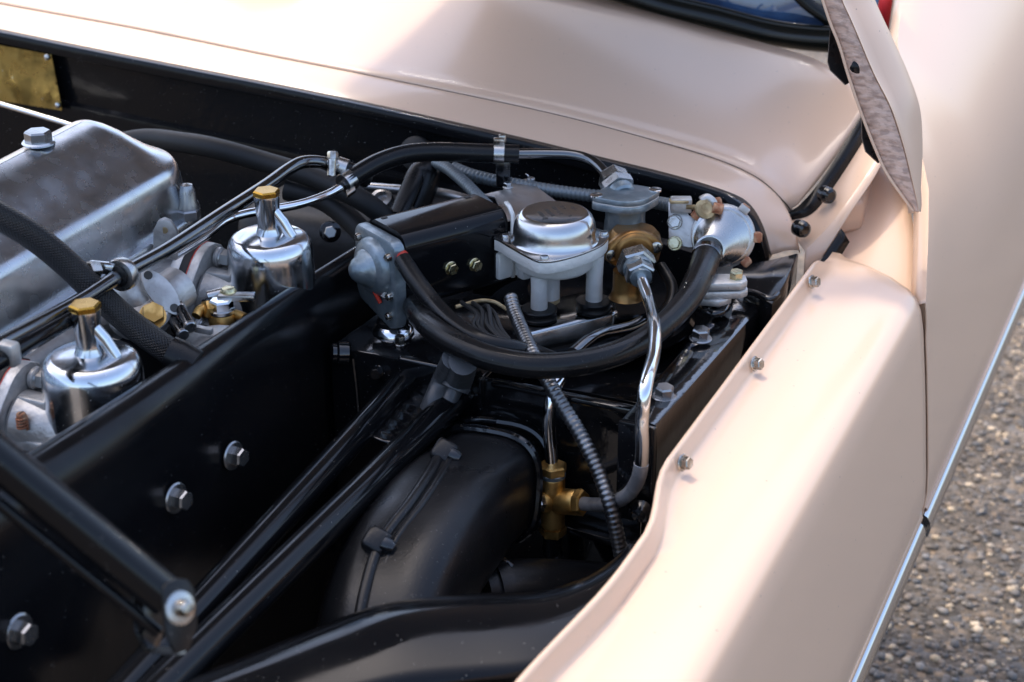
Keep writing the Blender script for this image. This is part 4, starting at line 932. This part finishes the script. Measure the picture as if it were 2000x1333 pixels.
# chromed grommet and clamped pipe under the motor's end plate
fp = thing('filler_neck', 'clamped steel tube rising from a chromed dome on the tray corner', 'filler neck', tuple(atZ(768, 650, TZ)))
fb_ = atZ(768, 648, TZ)
MB().lathe(fb_, Z1, [(.0215, 0), (.0212, .003), (.018, .0075), (.0135, .010), (.0125, .0115)], 36).build('chrome_dome', 'chrome', fp)
MB().lathe(fb_+Z1*.0095, Z1, [(.0165, 0), (.0165, .004), (.0135, .006), (.0105, .0075)], 30).build('rubber_ring', 'rubber', fp)
MB().cyl(fb_+Z1*.014, fb_+Z1*.075, .0098, 24).build('neck_tube', 'darksteel', fp)
MB().lathe(fb_+Z1*.019, Z1, [(.0104, 0), (.0110, .0005), (.0110, .0095), (.0104, .010)], 28).build('hose_clamp', 'steel', fp)
screw(fp, fb_+Z1*.019+RT*.006-FH*.010, V((.3, -1, .2)), .0048, .005, 'bolt', name='clamp_screw')

# ============================================================ HEATER VALVE (grey body, bronze flange, nuts)
hv = thing('heater_valve', 'blue grey heater valve on a bronze body with stacked hexagon nuts', 'valve', tuple(atD(1225, 480, 1.78)))
vc = atD(1222, 392, 1.78)
MB().lathe(vc, Z1, [(.0225, -.050), (.0225, -.034), (.021, -.018), (.0215, -.004), (.0225, -.002)], 34).build('valve_body', 'zinc', hv)
ears = []
for k in range(48):
    a = 2*math.pi*k/48; e = abs(math.cos(a))**9; ears.append((math.cos(a)*(.0275+.0095*e), math.sin(a)*(.0275)))
eu = (atD(1263, 367, 1.785)-atD(1172, 384, 1.775)); eu = V((eu.x, eu.y, 0)).normalized(); ev = Z1.cross(eu)
MB().prism(ears, vc+Z1*-.006, eu, ev, Z1, .0075, bev=.001).build('valve_flange', 'zinc', hv, smooth=40)
MB().prism([(x*.985, y*.985) for x, y in ears], vc+Z1*.0016, eu, ev, Z1, .0012).build('gasket', 'silver', hv, smooth=40)
MB().prism(ears, vc+Z1*.0029, eu, ev, Z1, .006, bev=.001).build('valve_lid', 'zinc', hv, smooth=40)
for s_ in (-1, 1): screw(hv, vc+eu*.0325*s_+Z1*.0089, Z1, .0068, .0014, 'chrome', sdir=RT*.9+FH*-.6)
# upper union with pipe nuts
ua = (atD(1182, 330, 1.825)-atD(1205, 372, 1.80)).normalized()
u0 = atD(1210, 372, 1.80)
MB().hexa(u0, ua, .0185, .012, .3).build('union_nut', 'steel', hv, smooth=25)
MB().hexa(u0+ua*.013, ua, .0165, .013, .5).build('union_nut', 'steel', hv, smooth=25)
MB().cyl(u0-ua*.012, u0+ua*.001, .015, 24).build('union_neck', 'zinc', hv)
# bronze lower body with oval flange facing forward
bc = atD(1238, 478, 1.765); fa = (-FW*.75+RT*.12-UP*.35).normalized()
MB().lathe(bc+Z1*-.045, Z1, [(.012, 0), (.0155, .002), (.0155, .020), (.0265, .030), (.0295, .045), (.027, .056), (.022, .062)], 34).build('bronze_body', 'bronze', hv)
fo_c = atD(1238, 492, 1.735); fu_ = (atD(1277, 490, 1.738)-atD(1192, 505, 1.735)); fu_ = (fu_-fa*fu_.dot(fa)).normalized(); fv_ = fa.cross(fu_)
ovl = []
for k in range(40):
    a = 2*math.pi*k/40; x = math.cos(a); y = math.sin(a); ovl.append((x*.0315, y*.0215*(1-.35*x*x)))
of = MB().prism(ovl, fo_c, fu_, fv_, -fa, .013, bev=.004).build('bronze_flange', 'bronze', hv, smooth=45)
for s_ in (-1, 1): screw(of, fo_c+fu_*.0235*s_-fa*.001, fa, .0062, .002, 'bolt', sdir=fu_*.7+fv_)
MB().lathe(fo_c, fa, [(.0195, -.002), (.0205, .002), (.0185, .005), (.016, .006)], 34).build('bronze_collar', 'bronze', of)
na = (atD(1262, 570, 1.685)-atD(1240, 506, 1.73)).normalized()
n0 = atD(1240, 508, 1.722)
MB().hexa(n0, na, .0198, .014, .25, .12).build('large_nut', 'steel', hv, smooth=25)
MB().lathe(n0+na*.014, na, [(.0155, -.001), (.0150, .006), (.012, .007)], 30).build('nut_sleeve', 'zinc', hv)
MB().hexa(n0+na*.018, na, .0155, .012, .45, .12).build('small_nut', 'steel', hv, smooth=25)
MB().lathe(n0+na*.029, na, [(.0115, 0), (.011, .004), (.0085, .005)], 26).build('nut_neck', 'zinc', hv)
MB().lathe(atD(1224, 560, 1.74)+Z1*-.012, Z1, [(.0185, 0), (.0165, .002), (.0145, .010), (.0145, .03)], 28).build('bronze_foot', 'bronze', hv)
# pipe from the nuts down to the tee
pe = n0+na*.030
TEE = atY(1081, 972, TY-.022)
wp = thing('water_pipe', 'long chromed pipe curving from the heater valve down to the brass tee', 'pipe', tuple(pe))
WPT = crom([pe, atD(1268, 590, 1.655), atD(1279, 640, 1.575), atD(1277, 690, 1.525), atY(1262, 750, 1.248), atY(1254, 820, 1.236), atY(1254, 880, 1.232), atY(1248, 930, 1.232), atY(1228, 965, 1.238), atY(1195, 982, 1.258), atY(1165, 986, 1.278), atY(1135, 984, 1.292)], 8)
MB().tube(WPT[:54], .0061, 18).build('upper_run', 'chrome', wp); MB().tube(WPT[52:], .0066, 18).build('lower_bend', 'dullpipe', wp)
pipe('vent_pipe', [atD(1110, 705, 1.60), atY(1092, 740, 1.315), atY(1078, 775, 1.305), atY(1073, 810, 1.30), atY(1073, 850, 1.298), atY(1077, 890, 1.298), atY(1078, 930, 1.298)], .0062, 'chrome', 'short chromed pipe dropping from the hose loop into the brass tee', 'pipe', n=18)
tee = thing('brass_tee', 'aged brass tee fitting with hexagon unions on the tray wall', 'tee fitting', tuple(atY(1080, 978, 1.298)))
tc_ = atY(1080, 978, 1.298); td = V((.01, 0, -1)).normalized(); k_ = 1.19
MB().lathe(tc_, -td, [(.0090*k_, -.0235*k_), (.0098*k_, -.0225*k_), (.0098*k_, .0215*k_), (.0090*k_, .0225*k_)], 30).build('tee_body', 'brass', tee)
sx_ = (atY(1145, 983, 1.292)-tc_).normalized()
MB().lathe(tc_, sx_, [(.0098*k_, 0), (.0105*k_, .010*k_), (.0105*k_, .0225*k_), (.0098*k_, .0235*k_)], 28).build('tee_arm', 'brass', tee)
MB().hexa(tc_+sx_*.0238*k_, sx_, .0108*k_, .006*k_, .2).build('union_nut', 'brass', tee, smooth=25)
MB().lathe(tc_-td*.0225*k_, -td, [(.0102*k_, 0), (.0104*k_, .003*k_), (.0098*k_, .0035*k_)], 28).build('union_washer', 'zinc', tee)
MB().hexa(tc_-td*.026*k_, -td, .0115*k_, .0075*k_, .25).build('union_nut', 'brass', tee, smooth=25)
MB().hexa(tc_+td*.0238*k_, td, .0112*k_, .008*k_, .25).build('union_nut', 'brass', tee, smooth=25)
lx = (atY(1044, 983, 1.278)-tc_).normalized()
MB().lathe(tc_, lx, [(.0085*k_, 0), (.0085*k_, .011*k_), (.0075*k_, .013*k_)], 24).build('tee_stub', 'brass', tee)
MB().hexa(tc_+lx*.012*k_, lx, .0080*k_, .007*k_, .2).build('stub_nut', 'bolt', tee, smooth=25)
MB().cyl(tc_+lx*.018*k_, tc_+lx*.026*k_, .0042*k_, 14).build('stub_stud', 'darksteel', tee)
pipe('drain_hose', [tc_+td*.034, tc_+td*.06, atY(1089, 1100, 1.298), atY(1091, 1170, 1.298)], .0095, 'rubber', 'short black hose hanging from the bottom of the brass tee', 'hose')

# ============================================================ DISC VALVE at the bulkhead corner
dv = thing('vacuum_disc_valve', 'round spun aluminium valve with rusty clamp tabs feeding the big hose', 'valve', tuple(atD(1410, 470, 1.76)))
da = (-FW*.95-RT*.10-UP*.16).normalized(); dc_ = atD(1412, 462, 1.77)
hub = atD(1386, 490, 1.748)
MB().lathe(dc_, da, [(.0300, -.012), (.0335, -.010), (.0340, .0), (.0335, .0035), (.0310, .0055), (.0285, .0062)], 44).build('disc_rim', 'castalu', dv)
ha = (hub-dc_).normalized()
pu = (UP-da*UP.dot(da)).normalized(); pv = pu.cross(da)
rows = []
for t, r in ((0, .0318), (.05, .0312), (.07, .0285), (.10, .0278), (.24, .0245), (.40, .0215), (.60, .0188), (.85, .0166), (.97, .0160), (1.0, .0156), (1.0, .0138)):
    c = (dc_+da*.005).lerp(hub-da*.004, t); rows.append([c+(pu*math.cos(2*math.pi*k/48)+pv*math.sin(2*math.pi*k/48))*r for k in range(48)])
MB().grid(rows, closed=True).build('cone', 'steel', dv, smooth=60)
du = (UP-da*UP.dot(da)).normalized(); dr_ = du.cross(da)
for ang, m in ((100, 'rust'), (52, 'castalu'), (-2, 'rust'), (-48, 'rust'), (140, 'rust')):
    c = dc_+(dr_*math.cos(R(ang))+du*math.sin(R(ang)))*.0355; rr = (dr_*math.cos(R(ang))+du*math.sin(R(ang))); tt = da.cross(rr)
    o = MB().box(c-da*.002, (.008, .0105, .015), (rr, tt, da), bev=.0012).build('clamp_tab', m, dv)
    MB().box(c+rr*.0045-da*.002, (.0016, .0085, .011), (rr, tt, da), bev=.0006).build('tab_end', 'rust', o)
# bracket plate left of the disc with two bolts
bc_ = atD(1322, 450, 1.775); bn = (-FW*.9-RT*.2).normalized(); bu = (RT-bn*RT.dot(bn)).normalized(); bv = bn.cross(bu)
poly = [(1305, 395), (1338, 392), (1344, 420), (1362, 428), (1366, 482), (1345, 484), (1306, 476)]
def on_plane(px, py, o, n): v = ray(px, py); return CAM+v*((o-CAM).dot(n)/v.dot(n))
pp = [on_plane(x, y, bc_, bn)-bc_ for x, y in poly]
bk = MB().prism([(p.dot(bu), p.dot(bv)) for p in pp], bc_, bu, bv, -bn, .004, bev=.0008).build('bracket_plate', 'castalu', dv, smooth=30)
hexbolt(bk, on_plane(1318, 434, bc_, bn), bn, .0070, .006, 'bolt', washer=.0082, rot=.3); hexbolt(bk, on_plane(1318, 476, bc_, bn), bn, .0066, .007, 'goldbolt', washer=.0080, rot=.3)
# conduit stop block, threaded link and lever
MB().box(atD(1330, 400, 1.77), (.022, .012, .016), (RT, FH, Z1), bev=.0015).build('cable_block', 'castalu', dv)
MB().box(atD(1326, 393, 1.765), (.020, .010, .003), (RT, FH, Z1), bev=.0008).build('cable_clip', 'oily', dv)
MB().tube(resample(crom([atD(1340, 404, 1.765), atD(1370, 406, 1.765)], 4), .0008), .0028, 10, rf=lambda i, L: .0030 if i % 2 else .0023).build('threaded_link', 'oily', dv)
MB().lathe(atD(1378, 408, 1.755), (-FW+RT*.2), [(.0105, -.003), (.0105, .003), (.006, .004), (.004, .003), (0, .003)], 24).build('lever_eye', 'oily', dv)
MB().tube(crom([atD(1369, 392, 1.755), atD(1380, 386, 1.755), atD(1392, 394, 1.755), atD(1396, 406, 1.757)], 6), .0042, 10).build('lever_hook', 'castalu', dv)
MB().cyl(atD(1392, 405, 1.752), atD(1412, 410, 1.752), .0058, 14).build('rusty_pin', 'rust', dv)
# lower boss and foot flanges
MB().box(atD(1410, 520, 1.785), (.022, .012, .036), (RT, FH, Z1), bev=.002).build('lower_boss', 'castalu', dv)
fc = atD(1410, 560, 1.722)
fpoly = [(-.026, -.011), (-.018, -.015), (.018, -.013), (.025, -.006), (.025, .008), (.016, .013), (-.014, .012), (-.026, .002)]
ft = MB().prism(fpoly, fc+Z1*.001, RT, FH, Z1, .0085, bev=.002).build('foot_flange', 'castalu', dv)
MB().prism([(x*1.0+.001, y) for x, y in fpoly], fc-Z1*.0085, RT, FH, Z1, .0085, bev=.002).build('foot_flange', 'castalu', dv)
MB().prism([(-.024, -.013), (-.004, -.018), (.010, -.008), (.006, .006), (-.02, .006)], fc-Z1*.016, RT, FH, Z1, .008, bev=.002).build('foot_lug', 'castalu', dv)
hexbolt(ft, fc+RT*.014+Z1*.0095, Z1, .0072, .008, 'goldbolt', rot=.2); hexbolt(ft, fc-RT*.016+Z1*.0095, Z1, .0066, .007, 'bolt', rot=.2)
# ============================================================ HOSES, CABLES
# big ribbed hose loop
def ribsec(t):
    r = 1+.035*max(0, math.cos(6*t))**10; return (math.cos(t)*r, math.sin(t)*r)
hl = [atD(1381, 500, 1.745), atD(1366, 540, 1.705), atD(1342, 586, 1.66), atD(1300, 632, 1.62), atD(1240, 675, 1.58), atD(1160, 704, 1.545), atD(1060, 715, 1.525), atD(970, 703, 1.53), atD(898, 676, 1.55), atD(852, 648, 1.58), atD(824, 622, 1.62), atD(808, 596, 1.69)]
hs_ = thing('ribbed_hose', 'thick ribbed black rubber hose looping from the disc valve across the tray', 'hose', tuple(hl[6]))
MB().tube(crom(hl, 12), .0132, 72, sec=ribsec, rf=lambda i, L: .0146-.0030*sstep(.02, .16, L)).build('hose_tube', 'rubber', hs_, smooth=50)
hd = (hl[0]-hl[1]).normalized()
MB().lathe(hl[0]-hd*.006, hd, [(.0152, 0), (.0160, .001), (.0160, .009), (.0152, .010)], 30).build('hose_band', 'chromeblack', hs_)
# smooth cable sleeve from the motor end
pipe('cable_sleeve', [atD(786, 508, 1.652), atD(812, 548, 1.635), atD(850, 597, 1.615), atD(895, 640, 1.59), atD(945, 668, 1.575), atD(1000, 682, 1.58), atD(1040, 690, 1.60), atD(1080, 705, 1.63)], .0090, 'rubber', 'smooth black cable sleeve leaving the motor end plate', 'cable', n=20, rf=None)
# corrugated conduit down to the wing
def conduit(name, pts, r, pitch, m, label):
    o = MB().corrug(pts, r, pitch).build(name, m, smooth=70); tag(o, label, 'conduit'); return o
conduit('corrugated_conduit', [atD(997, 580, 1.66), atD(1006, 612, 1.645), atD(1024, 655, 1.61), atD(1045, 700, 1.575), atY(1072, 748, 1.285), atY(1100, 795, 1.275), atY(1135, 852, 1.262), atY(1170, 925, 1.25), atY(1195, 1000, 1.238), atY(1215, 1095, 1.238)], .0072, .0050, 'conduit', 'bright corrugated metal conduit hanging from the motor past the tee')
conduit('corrugated_conduit', [atD(850, 318, 1.90), atD(875, 330, 1.88), atD(905, 355, 1.85), atD(935, 385, 1.82), atD(960, 410, 1.80)], .0068, .0046, 'conduit_g', 'grey corrugated conduit diving steeply behind the motor housing')
conduit('corrugated_conduit', [atD(885, 328, 1.90), atD(920, 342, 1.885), atD(975, 355, 1.87), atD(1060, 370, 1.85), atD(1150, 382, 1.84), atD(1240, 390, 1.835), atD(1315, 402, 1.80)], .0074, .0050, 'conduit_g', 'long grey corrugated conduit running along the bulkhead to the disc valve')
# upper hose with clamps and chrome pipe
uh = thing('vacuum_hose', 'smooth black hose with clips joining shiny pipes below the scuttle edge', 'hose', tuple(atD(830, 300, 1.85)))
hp = [atD(668, 362, 1.79), atD(700, 340, 1.80), atD(740, 318, 1.815), atD(790, 302, 1.83), atD(850, 297, 1.84), atD(920, 299, 1.845), atD(985, 301, 1.845), atD(1014, 302, 1.845)]
MB().tube(crom(hp, 10), .0104, 24).build('hose_tube', 'rubber', uh)
def clip(c, axis, r, parent, sc_dir):
    MB().lathe(c, axis, [(r, -.006), (r+.0007, -.0055), (r+.0007, .0055), (r, .006)], 28).build('hose_clip', 'steel', parent)
    s_ = V(sc_dir).normalized(); MB().box(c+s_*(r+.003), (.012, .007, .008), ((axis).normalized(), axis.normalized().cross(s_), s_), bev=.0012).build('clip_screw', 'bolt', parent)
clip(atD(975, 300, 1.845), (hp[6]-hp[5]).normalized(), .0108, uh, Z1-FW*.1)
MB().box(atD(981, 273, 1.845), (.008, .008, .012), (RT, FH, Z1), bev=.002).build('clip_tag', 'bolt', uh)
clip(atD(680, 354, 1.795), (hp[1]-hp[0]).normalized(), .0110, uh, RT*.3-UP-FW*.6)
clip(atD(668, 327, 1.80), RT*.9-UP*.3, .0095, uh, -FW*.6+Z1*.1-RT*.5)
MB().tube([atD(650, 322, 1.80), atD(665, 328, 1.80), atD(690, 338, 1.805), atD(715, 350, 1.82)], .0098, 18).build('branch_hose', 'rubber', uh)
MB().cyl(atD(647, 345, 1.785), atD(650, 303, 1.785), .0048, 12).build('clip_bolt', 'bolt', uh); MB().hexa(atD(650, 311, 1.784), UP, .0058, .008).build('clip_bolt_head', 'bolt', uh, smooth=25)
pipe('chrome_pipe', [atD(1005, 301, 1.845), atD(1060, 301, 1.845), atD(1115, 303, 1.845), atD(1150, 312, 1.84), atD(1172, 328, 1.83), atD(1186, 345, 1.82)], .0060, 'chromeblack', 'dark shiny pipe from the clipped hose bending down into the heater valve', 'pipe')
MB().box(atD(983, 340, 1.85), (.016, .006, .03), (RT, FH, Z1), bev=.002).build('hose_hanger', 'black', uh)
# taped cables below the hose loop, wires
tp_ = thing('taped_cable', 'grey taped cable pair coming down beside the heater duct', 'cable', tuple(atD(860, 760, 1.5)))
MB().tube(crom([atD(885, 700, 1.56), atY(868, 735, 1.305), atY(845, 790, 1.29), atY(830, 822, 1.285)], 8), .0105, 18).build('cable_sheath', 'mint', tp_)
MB().tube(crom([atD(908, 708, 1.56), atY(895, 745, 1.305), atY(868, 800, 1.29), atY(838, 850, 1.28), atY(800, 890, 1.27)], 8), .0085, 18, rf=lambda i, L: max(.0052, .0125-.055*L)).build('cable_sheath', 'mint', tp_)
MB().tube(crom([atD(905, 705, 1.555), atY(897, 738, 1.30), atY(888, 760, 1.297)], 6), .0138, 18).build('tape_wrap', 'mint', tp_)
MB().tube(crom([atY(830, 822, 1.285), atY(812, 850, 1.275), atY(795, 880, 1.265)], 6), .0052, 14).build('cable_tail', 'rubber_dull', tp_)
MB().tube(crom([atY(795, 880, 1.265), atY(785, 905, 1.255), atY(762, 930, 1.25), atY(735, 945, 1.245)], 6), .0013, 8).build('bare_wire', 'darksteel', tp_)
bw = thing('wire_bundle', 'dark twisted wires and a blue connector under the motor', 'wires', tuple(atD(930, 610, 1.64)))
for k in range(7):
    a = random.uniform(0, 6); pts = [atD(905+8*k+random.uniform(-6, 6), 575+random.uniform(0, 30), 1.66), atD(930+6*k, 610+random.uniform(-10, 14), 1.63), atD(925+9*k, 640+random.uniform(-6, 6), 1.615), atD(960+6*k, 665, 1.60)]
    MB().tube(crom(pts, 6), .0022, 8).build('wire', 'rubber_dull', bw)
MB().tube([atD(866, 618, 1.625), atD(878, 633, 1.62)], .0036, 12).build('connector', 'blue', bw)
MB().tube([atD(856, 608, 1.63), atD(866, 618, 1.625)], .0034, 12).build('connector_crimp', 'steel', bw)
MB().tube(crom([atD(878, 633, 1.62), atD(888, 646, 1.61), atD(902, 650, 1.605), atD(912, 645, 1.605)], 5), .0018, 8).build('wire', 'darksteel', bw)
MB().tube(crom([atD(820, 600, 1.66), atD(850, 605, 1.645), atD(866, 614, 1.63)], 5), .0055, 12).build('wire', 'rubber', bw)
MB().tube(crom([atD(890, 600, 1.69), atD(935, 588, 1.70), atD(965, 590, 1.70), atD(990, 605, 1.70)], 6), .002, 8).build('wire', 'oily', bw)
pipe('overflow_hose', [atD(1290, 520, 1.76), atD(1312, 560, 1.74), atD(1305, 600, 1.72), atD(1270, 640, 1.70)], .006, 'rubber', 'thin black overflow hose behind the ribbed hose', 'hose')
pipe('bright_lead', [atD(1120, 690, 1.58), atD(1150, 665, 1.60), atD(1185, 650, 1.63), atD(1230, 640, 1.65), atD(1255, 628, 1.66)], .006, 'chromeblack', 'short shiny black lead curving under the mounting bracket', 'cable')
